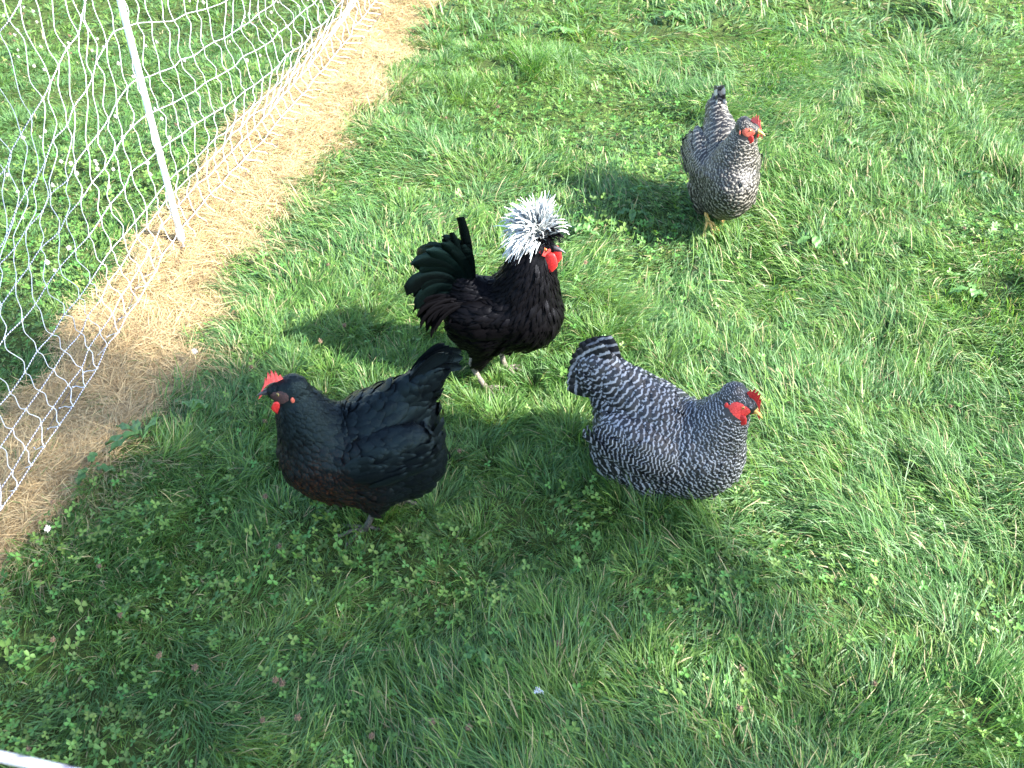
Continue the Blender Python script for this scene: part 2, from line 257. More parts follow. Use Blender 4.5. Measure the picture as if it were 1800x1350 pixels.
NET=[[[-617,5837,1000],[-626,5748,998],[-636,5659,997],[-645,5569,995],[-654,5480,993],[-664,5390,992],[-673,5301,990],[-683,5212,988],[-692,5122,987],[-701,5033,985],[-711,4943,983],[-720,4854,982],[-730,4765,980],[-739,4675,978],[-748,4586,977],[-758,4496,975],[-767,4407,973],[-776,4318,972],[-786,4228,970],[-795,4139,974],[-805,4049,978],[-814,3960,981],[-823,3871,985],[-833,3781,989],[-842,3692,992],[-852,3602,996],[-861,3513,1000],[-870,3424,1006],[-880,3334,1012],[-889,3245,1018],[-906,3086,1023],[-913,3020,1029],[-922,2929,1035],[-931,2844,1041],[-938,2783,1047],[-945,2708,1052],[-955,2615,1058],[-960,2569,1064],[-966,2497,1070],[-972,2433,1064],[-977,2372,1058],[-980,2329,1052],[-985,2275,1047],[-990,2213,1041],[-995,2158,1035],[-1000,2098,1029],[-1005,2041,1023],[-1009,1992,1018],[-1014,1938,1012],[-1019,1879,1006],[-1023,1828,1000],[-1028,1773,997],[-1032,1718,994],[-1037,1663,991],[-1042,1608,988],[-1046,1553,985],[-1051,1498,982],[-1056,1443,979],[-1060,1388,976],[-1065,1333,973],[-1070,1278,970]],[[-617,5847,760],[-626,5758,762],[-636,5669,763],[-645,5579,765],[-654,5490,766],[-664,5400,768],[-673,5311,769],[-683,5222,771],[-692,5132,772],[-701,5043,774],[-711,4953,775],[-720,4864,777],[-730,4775,778],[-739,4685,780],[-748,4596,782],[-758,4506,783],[-767,4417,785],[-776,4328,786],[-786,4238,788],[-795,4149,789],[-805,4059,791],[-814,3970,792],[-823,3881,794],[-833,3791,795],[-842,3702,797],[-852,3612,798],[-861,3523,800],[-870,3434,811],[-880,3344,822],[-889,3255,832],[-906,3096,843],[-913,3030,854],[-922,2939,865],[-931,2854,876],[-938,2793,887],[-945,2718,898],[-955,2625,908],[-960,2579,919],[-966,2507,930],[-972,2443,916],[-977,2382,901],[-980,2339,887],[-985,2285,873],[-990,2223,859],[-995,2168,844],[-998,2119,828],[-1003,2065,814],[-1007,2019,805],[-1014,1948,790],[-1019,1889,788],[-1023,1838,787],[-1028,1783,785],[-1032,1728,783],[-1037,1673,782],[-1042,1618,780],[-1046,1563,778],[-1051,1508,777],[-1056,1453,775],[-1060,1398,773],[-1065,1343,772],[-1070,1288,770]],[[-617,5847,560],[-626,5758,562],[-636,5669,565],[-645,5579,567],[-654,5490,569],[-664,5400,572],[-673,5311,574],[-683,5222,576],[-692,5132,578],[-701,5043,581],[-711,4953,583],[-720,4864,585],[-730,4775,588],[-739,4685,590],[-748,4596,592],[-758,4506,595],[-767,4417,597],[-776,4328,599],[-786,4238,602],[-795,4149,604],[-805,4059,606],[-814,3970,608],[-823,3881,611],[-833,3791,613],[-842,3702,615],[-852,3612,618],[-861,3523,620],[-870,3434,633],[-880,3344,647],[-889,3255,660],[-906,3096,673],[-913,3030,687],[-922,2939,700],[-931,2854,713],[-938,2793,727],[-945,2718,740],[-955,2625,753],[-960,2579,767],[-966,2507,780],[-972,2443,760],[-975,2391,740],[-979,2351,717],[-982,2306,695],[-988,2242,684],[-991,2201,664],[-997,2139,649],[-1000,2094,632],[-1005,2037,619],[-1010,1980,604],[-1015,1920,594],[-1018,1885,572],[-1028,1783,568],[-1032,1728,566],[-1037,1673,564],[-1042,1618,562],[-1046,1563,560],[-1051,1508,558],[-1056,1453,556],[-1060,1398,554],[-1065,1343,552],[-1070,1288,550]],[[-617,5837,474],[-626,5748,474],[-636,5659,474],[-645,5569,474],[-654,5480,474],[-664,5390,474],[-673,5301,474],[-683,5212,474],[-692,5122,474],[-701,5033,474],[-711,4943,474],[-720,4854,474],[-730,4765,474],[-739,4675,474],[-748,4586,474],[-758,4496,474],[-767,4407,474],[-776,4318,474],[-786,4228,474],[-795,4139,474],[-805,4049,474],[-814,3960,474],[-823,3871,474],[-833,3781,474],[-842,3692,474],[-852,3602,474],[-861,3513,474],[-870,3424,474],[-880,3334,474],[-889,3245,474],[-906,3086,502],[-913,3020,514],[-922,2929,539],[-931,2844,552],[-938,2783,568],[-945,2708,590],[-955,2615,614],[-960,2569,628],[-966,2497,640],[-972,2433,626],[-977,2372,610],[-980,2329,588],[-985,2275,573],[-990,2213,562],[-995,2158,546],[-1000,2098,535],[-1005,2041,520],[-1009,1992,504],[-1014,1938,492],[-1019,1879,479],[-1023,1828,451],[-1028,1773,446],[-1032,1718,441],[-1037,1663,436],[-1042,1608,432],[-1046,1553,427],[-1051,1498,422],[-1056,1443,417],[-1060,1388,413],[-1065,1333,408],[-1070,1278,403]],[[-639,5629,326],[-648,5545,326],[-657,5460,326],[-665,5375,326],[-674,5291,326],[-683,5206,326],[-692,5121,326],[-701,5037,326],[-710,4952,326],[-719,4867,326],[-728,4783,326],[-737,4698,326],[-745,4613,326],[-754,4529,326],[-763,4444,326],[-772,4359,326],[-781,4275,326],[-790,4190,326],[-799,4105,326],[-808,4021,326],[-817,3936,326],[-825,3851,326],[-834,3767,326],[-843,3682,326],[-853,3589,336],[-861,3512,343],[-870,3431,349],[-879,3345,358],[-888,3256,372],[-897,3174,381],[-906,3088,396],[-913,3015,407],[-922,2932,419],[-931,2850,439],[-938,2778,447],[-946,2701,463],[-954,2625,477],[-961,2555,490],[-967,2485,500],[-973,2420,490],[-978,2355,478],[-984,2289,469],[-989,2226,460],[-995,2159,454],[-1000,2095,446],[-1006,2031,439],[-1011,1968,433],[-1017,1902,427],[-1022,1835,422],[-1028,1770,421],[-1034,1704,419],[-1039,1639,417],[-1045,1574,415],[-1050,1509,413],[-1056,1444,411],[-1061,1378,409],[-1067,1313,408],[-1072,1248,406],[-1078,1183,404],[-1083,1118,402],[-1089,1052,400]],[[-620,5578,200],[-628,5499,200],[-637,5421,200],[-645,5343,200],[-653,5264,200],[-661,5186,200],[-669,5108,200],[-678,5029,200],[-686,4951,200],[-694,4873,200],[-702,4794,200],[-711,4716,200],[-719,4638,200],[-727,4559,200],[-735,4481,200],[-743,4403,200],[-752,4324,200],[-760,4246,200],[-768,4168,200],[-776,4089,200],[-792,4021,200],[-807,3955,200],[-819,3880,200],[-832,3791,205],[-842,3699,217],[-850,3619,224],[-861,3518,238],[-870,3423,251],[-880,3336,264],[-890,3240,277],[-899,3153,289],[-908,3065,304],[-917,2978,317],[-927,2888,331],[-935,2805,348],[-944,2723,360],[-953,2636,379],[-961,2558,395],[-968,2481,403],[-974,2405,399],[-979,2344,389],[-985,2271,385],[-991,2206,380],[-997,2133,376],[-1003,2065,370],[-1009,1999,365],[-1015,1929,363],[-1020,1864,356],[-1026,1793,357],[-1031,1732,351],[-1037,1665,349],[-1043,1598,348],[-1048,1531,347],[-1054,1464,346],[-1060,1397,344],[-1065,1331,343],[-1071,1264,342],[-1077,1197,341],[-1082,1130,339],[-1088,1063,338],[-1094,996,337]],[[-546,5658,155],[-556,5571,155],[-565,5484,155],[-574,5397,155],[-583,5310,155],[-592,5223,155],[-601,5137,155],[-610,5050,155],[-620,4963,155],[-629,4876,155],[-638,4789,155],[-647,4702,155],[-656,4615,155],[-665,4528,155],[-674,4441,155],[-683,4354,155],[-693,4267,155],[-705,4160,155],[-721,4058,155],[-738,3971,155],[-755,3897,155],[-763,3825,155],[-778,3745,155],[-794,3687,155],[-811,3630,155],[-818,3557,155],[-837,3489,155],[-856,3430,155],[-876,3368,157],[-885,3281,169],[-895,3193,179],[-905,3098,197],[-914,3008,212],[-924,2913,227],[-932,2833,245],[-942,2741,260],[-951,2653,274],[-960,2571,287],[-966,2503,292],[-973,2412,302],[-979,2345,294],[-986,2266,294],[-992,2198,291],[-998,2123,289],[-1004,2048,290],[-1010,1979,287],[-1016,1906,287],[-1022,1840,283],[-1028,1770,286],[-1034,1703,282],[-1040,1633,282],[-1046,1564,282],[-1051,1494,281],[-1057,1424,281],[-1063,1354,280],[-1069,1284,280],[-1075,1214,280],[-1081,1144,279],[-1087,1074,279],[-1093,1005,279],[-1099,935,278]],[[-531,5713,120],[-541,5618,120],[-551,5523,120],[-561,5429,120],[-571,5334,120],[-581,5239,120],[-591,5145,120],[-600,5050,120],[-610,4955,120],[-620,4861,120],[-630,4766,120],[-640,4671,120],[-650,4577,120],[-660,4482,120],[-670,4387,120],[-680,4293,120],[-697,4187,120],[-715,4096,120],[-730,3987,120],[-745,3893,120],[-760,3802,120],[-776,3725,120],[-788,3631,120],[-801,3567,120],[-813,3496,120],[-821,3433,120],[-835,3386,120],[-848,3321,120],[-864,3257,120],[-879,3199,120],[-898,3136,120],[-908,3065,124],[-917,2977,138],[-926,2895,147],[-934,2816,155],[-943,2736,168],[-951,2658,178],[-959,2580,187],[-965,2507,193],[-972,2431,194],[-978,2355,196],[-985,2281,196],[-990,2215,194],[-996,2144,194],[-1002,2071,190],[-1008,2000,191],[-1014,1931,190],[-1020,1863,186],[-1026,1795,185],[-1032,1726,185],[-1038,1658,183],[-1043,1589,182],[-1049,1520,182],[-1055,1451,181],[-1061,1382,181],[-1067,1313,181],[-1073,1244,180],[-1079,1175,180],[-1084,1106,180],[-1090,1037,179],[-1096,968,179]],[[-565,5524,87],[-574,5435,87],[-583,5347,87],[-593,5259,87],[-602,5170,87],[-611,5082,87],[-620,4994,87],[-630,4905,87],[-639,4817,87],[-648,4729,87],[-658,4640,87],[-667,4552,87],[-676,4464,87],[-685,4375,87],[-695,4287,87],[-705,4193,88],[-720,4096,89],[-733,4002,90],[-746,3911,90],[-757,3828,91],[-771,3748,92],[-783,3671,93],[-794,3587,93],[-806,3519,94],[-818,3449,95],[-826,3383,95],[-838,3327,96],[-867,3281,90],[-877,3219,90],[-891,3167,90],[-904,3100,94],[-913,3017,96],[-921,2943,102],[-929,2870,110],[-937,2788,118],[-944,2720,130],[-953,2639,139],[-960,2572,141],[-966,2499,148],[-972,2426,145],[-978,2360,145],[-984,2289,143],[-989,2227,134],[-995,2156,133],[-1001,2091,127],[-1006,2026,125],[-1012,1963,121],[-1018,1892,119],[-1023,1825,116],[-1029,1758,113],[-1035,1691,112],[-1040,1626,109],[-1045,1572,109],[-1050,1507,109],[-1056,1442,108],[-1061,1377,107],[-1067,1312,107],[-1072,1247,106],[-1078,1182,106],[-1083,1117,105],[-1089,1052,104]],[[-599,5335,55],[-607,5253,55],[-616,5171,55],[-625,5089,55],[-633,5007,55],[-642,4925,55],[-650,4843,55],[-659,4761,55],[-668,4679,55],[-676,4597,55],[-685,4514,55],[-694,4432,55],[-702,4350,55],[-711,4268,55],[-719,4186,55],[-730,4094,56],[-743,4005,58],[-751,3909,59],[-761,3835,61],[-768,3764,62],[-782,3694,64],[-790,3618,65],[-801,3543,66],[-812,3471,68],[-822,3402,69],[-832,3334,71],[-842,3268,72],[-853,3196,74],[-867,3141,75],[-878,3078,76],[-887,3008,78],[-898,2951,79],[-912,2889,81],[-925,2833,82],[-937,2771,84],[-945,2702,85],[-958,2647,87],[-961,2571,88],[-968,2509,90],[-972,2442,87],[-972,2371,85],[-977,2306,82],[-981,2238,79],[-986,2178,77],[-988,2106,74],[-992,2033,71],[-996,1966,69],[-1003,1898,66],[-1007,1833,63],[-1014,1764,61],[-1019,1697,58],[-1025,1630,55],[-1031,1561,53],[-1039,1511,50],[-1044,1446,49],[-1050,1381,48],[-1055,1317,48],[-1061,1252,47],[-1066,1187,46],[-1072,1123,45],[-1077,1058,44]],[[-560,5043,35],[-567,4973,35],[-575,4903,35],[-582,4832,35],[-589,4762,35],[-597,4692,35],[-604,4621,35],[-614,4557,35],[-628,4494,35],[-634,4408,35],[-646,4337,35],[-659,4279,35],[-665,4199,35],[-674,4122,35],[-684,4047,35],[-696,3985,35],[-708,3924,35],[-715,3844,35],[-727,3777,35],[-739,3712,35],[-752,3639,35],[-763,3577,35],[-775,3508,35],[-786,3442,35],[-798,3377,35],[-811,3321,35],[-822,3252,35],[-833,3192,35],[-847,3127,35],[-859,3064,35],[-870,3002,35],[-885,2949,35],[-897,2885,35],[-912,2826,35],[-922,2767,35],[-932,2703,35],[-943,2646,35],[-952,2585,35],[-957,2523,35],[-963,2448,35],[-962,2371,35],[-968,2303,35],[-965,2221,35],[-975,2159,35],[-979,2086,35],[-983,2014,35],[-985,1943,35],[-993,1871,35],[-995,1800,35],[-1000,1730,35],[-1008,1664,35],[-1013,1594,35],[-1018,1527,35],[-1023,1468,35],[-1029,1400,35],[-1034,1333,35],[-1040,1266,35],[-1046,1199,35],[-1052,1132,35],[-1057,1064,35],[-1063,997,35]],[[-510,5066,12],[-519,4998,12],[-527,4930,12],[-536,4862,12],[-544,4794,12],[-552,4726,12],[-561,4658,12],[-569,4590,12],[-577,4502,12],[-586,4429,12],[-600,4369,12],[-605,4311,12],[-614,4231,12],[-619,4154,12],[-625,4079,12],[-638,3995,12],[-656,3935,12],[-670,3866,12],[-683,3802,12],[-696,3742,12],[-707,3673,12],[-718,3607,12],[-733,3543,12],[-743,3467,12],[-758,3405,12],[-770,3342,12],[-788,3276,12],[-792,3198,12],[-806,3147,12],[-814,3077,12],[-844,3009,12],[-854,2956,12],[-855,2869,12],[-865,2793,12],[-879,2722,12],[-895,2659,12],[-917,2598,12],[-930,2528,12],[-957,2523,12],[-998,2458,12],[-997,2381,12],[-1003,2313,12],[-1000,2231,12],[-1010,2169,12],[-1014,2096,12],[-1018,2024,12],[-1020,1953,12],[-1028,1881,12],[-1030,1810,12],[-1035,1740,12],[-1043,1674,12],[-1048,1604,12],[-1053,1537,12],[-1058,1478,12],[-1064,1410,12],[-1069,1343,12],[-1075,1276,12],[-1081,1209,12],[-1087,1142,12],[-1092,1074,12],[-1098,1007,12]]]# ---------------------------------------------------------------- tubes
def tube(pts, r, n=6, caps=True, flat=None):
    """closed tube along pts with radii r; returns V, quads, tris, arc length per vertex"""
    pts = np.asarray(pts, float); k = len(pts); r = np.broadcast_to(np.asarray(r, float), (k,))
    T = np.gradient(pts, axis=0); T /= np.linalg.norm(T, axis=1)[:, None] + 1e-12
    u = np.cross(T[0], [0, 0, 1.]);
    if np.linalg.norm(u) < .1: u = np.cross(T[0], [1., 0, 0])
    u /= np.linalg.norm(u); U = []
    for i in range(k):
        u = u - T[i] * (u @ T[i]); u /= np.linalg.norm(u); U.append(u)
    U = np.array(U); W = np.cross(T, U); a = np.arange(n) / n * 2 * np.pi
    V = pts[:, None] + r[:, None, None] * (np.cos(a)[None, :, None] * U[:, None] + np.sin(a)[None, :, None] * W[:, None])
    s = np.concatenate([[0], np.cumsum(np.linalg.norm(np.diff(pts, axis=0), axis=1))])
    V = V.reshape(-1, 3); i = np.arange(k - 1)[:, None] * n; j = np.arange(n)[None]; j2 = (j + 1) % n
    q = np.stack([i + j, i + j2, i + n + j2, i + n + j], -1).reshape(-1, 4)
    t = []
    sa = np.repeat(s, n); ang = np.tile(a, k)
    if caps:
        V = np.concatenate([V, pts[:1], pts[-1:]]); c0, c1 = k * n, k * n + 1; sa = np.concatenate([sa, [s[0], s[-1]]]); ang = np.concatenate([ang, [0, 0]])
        for jj in range(n): t += [(c0, (jj + 1) % n, jj), (c1, (k - 1) * n + jj, (k - 1) * n + (jj + 1) % n)]
    return V, q, np.array(t, int).reshape(-1, 3), sa, ang
def join(parts):
    V, Q, T, extra = [], [], [], []; o = 0
    for p in parts:
        V.append(p[0]); Q.append(np.asarray(p[1], int).reshape(-1, 4) + o); T.append(np.asarray(p[2], int).reshape(-1, 3) + o); o += len(p[0])
        if len(p) > 3: extra.append(p[3])
    return np.concatenate(V), np.concatenate(Q), np.concatenate(T), (np.concatenate(extra) if extra else None)
def smoothline(P, m=4):
    P = np.asarray(P, float); out = []
    Q = np.concatenate([2 * P[:1] - P[1:2], P, 2 * P[-1:] - P[-2:-1]])
    for i in range(1, len(Q) - 2):
        for t in np.arange(m) / m:
            p0, p1, p2, p3 = Q[i - 1:i + 3]
            out.append(.5 * (2 * p1 + (p2 - p0) * t + (2 * p0 - 5 * p1 + 4 * p2 - p3) * t * t + (3 * p1 - p0 - 3 * p2 + p3) * t ** 3))
    out.append(P[-1]); return np.array(out)
def ball(c, r, nu=10, nv=7, sc=(1, 1, 1)):
    V = []
    for i in range(nv):
        ph = math.pi * (i + .0) / (nv - 1)
        for j in range(nu):
            a = 2 * math.pi * j / nu; V.append((math.sin(ph) * math.cos(a), math.sin(ph) * math.sin(a), math.cos(ph)))
    V = np.array(V) * r * np.array(sc) + np.array(c)
    q = [(i * nu + j, (i + 1) * nu + j, (i + 1) * nu + (j + 1) % nu, i * nu + (j + 1) % nu) for i in range(nv - 1) for j in range(nu)]
    return V, np.array(q), np.zeros((0, 3), int)

# ---------------------------------------------------------------- netting fence
def rope_mat():
    m = mat('twisted_fence_wire', rough=.45); b = m.node_tree.nodes['Principled BSDF']
    a = nd(m, 'ShaderNodeAttribute', attribute_name='tw'); s = nd(m, 'ShaderNodeMath', operation='SINE'); lk(m, a.outputs['Fac'], s.inputs[0])
    r = nd(m, 'ShaderNodeValToRGB'); r.color_ramp.elements[0].position = .30; r.color_ramp.elements[1].position = .42
    r.color_ramp.elements[0].color = (.03, .025, .05, 1); r.color_ramp.elements[1].color = (.66, .68, .74, 1)
    ma = nd(m, 'ShaderNodeMath', operation='MULTIPLY_ADD'); ma.inputs[1].default_value = .5; ma.inputs[2].default_value = .5
    lk(m, s.outputs[0], ma.inputs[0]); lk(m, ma.outputs[0], r.inputs[0]); lk(m, r.outputs[0], b.inputs['Base Color']); return m
ROPE = rope_mat(); WHITE = mat('white_plastic_cord', (.62, .66, .72), .4); DARKC = mat('dark_bottom_cord', (.06, .06, .07), .6)
POSTM = mat('white_fibreglass_post', (.82, .82, .84), .35); noise_mix(POSTM, (.76, .77, .80), (.84, .84, .85), 40)
STEEL = mat('galvanised_spike', (.45, .45, .46), .4, Metallic=1.0)
def wire(name, pts, r, parent, twist=True, m=None, n=6, per=.0085):
    V, q, t, sa, ang = tube(pts, r, n); me = mesh_np(name, V, q, t, attrs={'tw': sa * 2 * np.pi / per + ang} if twist else None)
    return put(name, me, m or (ROPE if twist else WHITE), parent)
NETP = np.array(NET, float) / 1000          # strand, position along fence, xyz (metres, measured)
net = empty('netting_fence', tuple(NETP[11, 38]))
tag(net, 'long white electric poultry netting sagging along the dead grass strip at left', 'fence', 'poultry netting fences')
B0 = NETP[11, 38].copy(); rk = np.random.default_rng(3)
nstr, nj = NETP.shape[:2]
NETP = NETP + rk.normal(0, .0025, NETP.shape)
for k in range(nstr):
    P = NETP[k] - B0
    Q = smoothline(P, 3)
    last = k == nstr - 1
    wire('bottom_cord' if last else 'horizontal_strand', Q, .0009 if last else (.00125 if k else .0017), net, twist=not last, m=DARKC if last else None, n=6)
KN = []
for j in range(nj):
    P = NETP[:, j] - B0; pts = []
    for k in range(nstr - 1):
        a, b = P[k], P[k + 1]; d = b - a; L = np.linalg.norm(d); al = np.array([0, 1, 0]); s = rk.normal(0, 1)
        amp = min(.022, L * .14); pts.append(a)
        if L > .03:
            ph = rk.choice([-1, 1]) if rk.random() < .35 else (1 if (k % 2) else -1)
            for f in (.25, .5, .75):
                off = amp * .55 * math.sin(2 * math.pi * f) * ph + amp * .45 * math.sin(math.pi * f) * s * .6
                pts.append(a + d * f + al * off + np.array([.5 * off * (s > 0), 0, 0]))
    pts.append(P[-1]); Q = smoothline(pts, 3)
    wire('vertical_strand', Q, .00095, net, twist=False, n=5)
    for k in range(nstr): KN.append(ball(P[k], .0027 if k < nstr - 1 else .0024, 6, 4, (1, 1, 1.2)))
V, q, t, _ = join(KN); tag(put('knots', mesh_np('knots', V, q, t), WHITE, net), kind='stuff')

def post(loc, top, name_label, side=0):
    e = empty('fence_post', tuple(loc)); tag(e, name_label, 'fence post', 'white netting fence posts')
    d = np.array(top) - np.array(loc); P = [d * t for t in np.linspace(0.02, 1, 12)]
    V, q, t, *_ = tube(P, .0088, 14); put('rod', mesh_np('rod', V, q, t), POSTM, e)
    V, q, t, *_ = tube([d * .0, d * .045], .0105, 14); put('foot_collar', mesh_np('foot_collar', V, q, t), POSTM, e)
    V, q, t, *_ = tube([d * 0 + (0, 0, .01), (0, 0, -.05), (0, 0, -.10)], [.004, .004, .0005], 8); put('ground_spike', mesh_np('ground_spike', V, q, t), STEEL, e)
    V, q, t, *_ = tube([d * .995, d * 1.012], [.0105, .009], 14); put('top_cap', mesh_np('top_cap', V, q, t), POSTM, e)
    for z in (.04, .1, .19, .29, .40, .49, .62, .79, .95):
        V, q, t = join([tube([d * z + (.006 * math.cos(a), .012 * math.sin(a), 0) for a in np.linspace(0, 2 * math.pi, 9)], .0012, 5)[:3]])[:3]
        put('strand_clip', mesh_np('strand_clip', V, q, t), WHITE, e)
    return e
post((-.947, 2.575, .0), (-.985, 2.60, 1.08), 'white round post holding up the netting beside the bright straw')

# a second stretch of the same netting turns in front of the photographer; only its top strand is in view
net2 = empty('netting_fence', (-.25, .28, 0)); tag(net2, 'twisted white strand crossing the bottom left corner, near the lens', 'fence', 'poultry netting fences')
hs = [1.05, .90, .76, .62, .49, .40, .29, .19, .14, .09, .04]
def n2p(x, h): return np.array([x + .25, -.115 * (x + .25) - .02 * math.sin((x + .2) * 3), h - .002 - .16 * max(0, x + .23) * h + (-.02 if h < 1 else 0) * math.sin((x + 1.3) * 2)])
n2r = .0024
THICK = mat('thick_white_braid', (.7, .7, .74), .5); noise_mix(THICK, (.50, .47, .58), (.82, .82, .85), 90, detail=2)
if 1:
    tn_ = nd(THICK, 'ShaderNodeAttribute', attribute_name='tw'); sn_ = nd(THICK, 'ShaderNodeMath', operation='SINE'); lk(THICK, tn_.outputs['Fac'], sn_.inputs[0]); rr_ = nd(THICK, 'ShaderNodeValToRGB'); rr_.color_ramp.elements[0].position = .0; rr_.color_ramp.elements[1].position = .25
    rr_.color_ramp.elements[0].color = (.20, .16, .26, 1); rr_.color_ramp.elements[1].color = (.80, .80, .84, 1); mh_ = nd(THICK, 'ShaderNodeMath', operation='MULTIPLY_ADD'); mh_.inputs[1].default_value = .5; mh_.inputs[2].default_value = .5; lk(THICK, sn_.outputs[0], mh_.inputs[0]); lk(THICK, mh_.outputs[0], rr_.inputs[0]); lk(THICK, rr_.outputs[0], THICK.node_tree.nodes['Principled BSDF'].inputs['Base Color'])
for h in hs: wire('horizontal_strand', smoothline([n2p(x, h) for x in np.arange(-1.05, .36, .1)], 6), n2r if h > 1 else .0013, net2, m=THICK if h > 1 else None, n=10, per=.024 if h > 1 else .0085)
for x in np.arange(-1.03, .35, .075):
    if .0 < 0: pass
    P = [n2p(x, h) + (0 if i == 0 else rk.normal(0, .006), 0, 0) for i, h in enumerate(hs)] + [n2p(x, .01)]
    if -.5 < x < .1: P = P[1:]
    wire('vertical_strand', smoothline(P, 3), .0011, net2, twist=False, n=5)
post((.385, .205, 0), (.38, .205, 1.06), 'white corner post of the netting nearest the photographer, outside the photo')
# ---------------------------------------------------------------- birds: signed distance body, then laid feathers
def sd_prims(P, prims, k0=.02):
    d = None
    for pr in prims:
        kind = pr[0]
        if kind == 'e':                       # ellipsoid: centre, radii, pitch(deg about y), k
            c, r, pit = np.array(pr[1]), np.array(pr[2]), R(pr[3]); q = P - c
            x = q[:, 0] * math.cos(pit) + q[:, 2] * math.sin(pit); z = -q[:, 0] * math.sin(pit) + q[:, 2] * math.cos(pit)
            q = np.stack([x, q[:, 1], z], -1); a = np.linalg.norm(q / r, axis=1); b = np.linalg.norm(q / (r * r), axis=1) + 1e-9
            di = a * (a - 1) / b; kk = pr[4] if len(pr) > 4 else k0
        else:                                  # tapered capsule: a, b, ra, rb, squash in y, k
            a, b, ra, rb, sy = np.array(pr[1]), np.array(pr[2]), pr[3], pr[4], pr[5]; s = np.array([1, 1 / sy, 1])
            ym = (a[1] + b[1]) / 2; a2, b2, q = a * s, b * s, P * s; ba = b2 - a2; t = np.clip((q - a2) @ ba / (ba @ ba), 0, 1)
            di = (np.linalg.norm(q - a2 - t[:, None] * ba, axis=1) - (ra + (rb - ra) * t)) * min(1, sy); kk = pr[6] if len(pr) > 6 else k0
        if d is None: d = di
        else:
            h = np.clip(.5 + .5 * (d - di) / kk, 0, 1); d = d * (1 - h) + di * h - kk * h * (1 - h)
    return d
def grad(P, f, e=.0015):
    g = np.stack([f(P + np.eye(3)[i] * e) - f(P - np.eye(3)[i] * e) for i in range(3)], -1) / (2 * e)
    return g
def project(P, f, h, it=4):
    for _ in range(it):
        g = grad(P, f); P = P - ((f(P) - h) / (np.sum(g * g, 1) + 1e-6))[:, None] * g
    return P
def surface_net(f, lo, hi, st):
    ax = [np.arange(lo[i], hi[i], st) for i in range(3)]; G = np.stack(np.meshgrid(*ax, indexing='ij'), -1); sh = G.shape[:3]
    F = f(G.reshape(-1, 3)).reshape(sh); s = F < 0
    c = np.zeros(tuple(n - 1 for n in sh), int)
    for a in (0, 1):
        for b in (0, 1):
            for d in (0, 1): c += s[a:sh[0] - 1 + a, b:sh[1] - 1 + b, d:sh[2] - 1 + d]
    act = (c > 0) & (c < 8); idx = -np.ones(c.shape, int); idx[act] = np.arange(act.sum())
    V = G[:-1, :-1, :-1][act] + st / 2; V = project(V, f, 0, 5); Q = []
    for axn in range(3):
        o1, o2 = [(1, 2), (2, 0), (0, 1)][axn]; sl0 = [slice(None)] * 3; sl1 = [slice(None)] * 3; sl0[axn] = slice(0, -1); sl1[axn] = slice(1, None)
        ch = s[tuple(sl0)] != s[tuple(sl1)]; e = np.argwhere(ch); ins = s[tuple(sl0)][ch]
        ok = (e[:, o1] > 0) & (e[:, o2] > 0) & (e[:, o1] < sh[o1] - 1) & (e[:, o2] < sh[o2] - 1); e, ins = e[ok], ins[ok]
        def cell(d1, d2):
            q = e.copy(); q[:, o1] -= d1; q[:, o2] -= d2; return idx[q[:, 0], q[:, 1], q[:, 2]]
        qd = np.stack([cell(1, 1), cell(0, 1), cell(0, 0), cell(1, 0)], -1); qd[~ins] = qd[~ins][:, ::-1]; Q.append(qd)
    Q = np.concatenate(Q); Q = Q[(Q >= 0).all(1)]
    return V, Q
def poisson(V, Q, n, rad, rs):
    T = np.concatenate([Q[:, [0, 1, 2]], Q[:, [0, 2, 3]]]); A = np.linalg.norm(np.cross(V[T[:, 1]] - V[T[:, 0]], V[T[:, 2]] - V[T[:, 0]]), axis=1)
    i = rs.choice(len(T), n, p=A / A.sum()); u, v = rs.random(n), rs.random(n); s = u + v > 1; u[s], v[s] = 1 - u[s], 1 - v[s]
    P = V[T[i, 0]] + (V[T[i, 1]] - V[T[i, 0]]) * u[:, None] + (V[T[i, 2]] - V[T[i, 0]]) * v[:, None]; rr = rad(P)
    cell = .006; grid = {}; keep = []
    for a in range(n):
        p = P[a]; r = rr[a]; key = (int(p[0] // cell), int(p[1] // cell), int(p[2] // cell)); m = int(r // cell) + 1; ok = True
        for dx in range(-m, m + 1):
            for dy in range(-m, m + 1):
                for dz in range(-m, m + 1):
                    for q in grid.get((key[0] + dx, key[1] + dy, key[2] + dz), ()):
                        if (p[0] - q[0]) ** 2 + (p[1] - q[1]) ** 2 + (p[2] - q[2]) ** 2 < r * r: ok = False; break
                    if not ok: break
                if not ok: break
            if not ok: break
        if ok: grid.setdefault(key, []).append(p); keep.append(a)
    return P[keep]
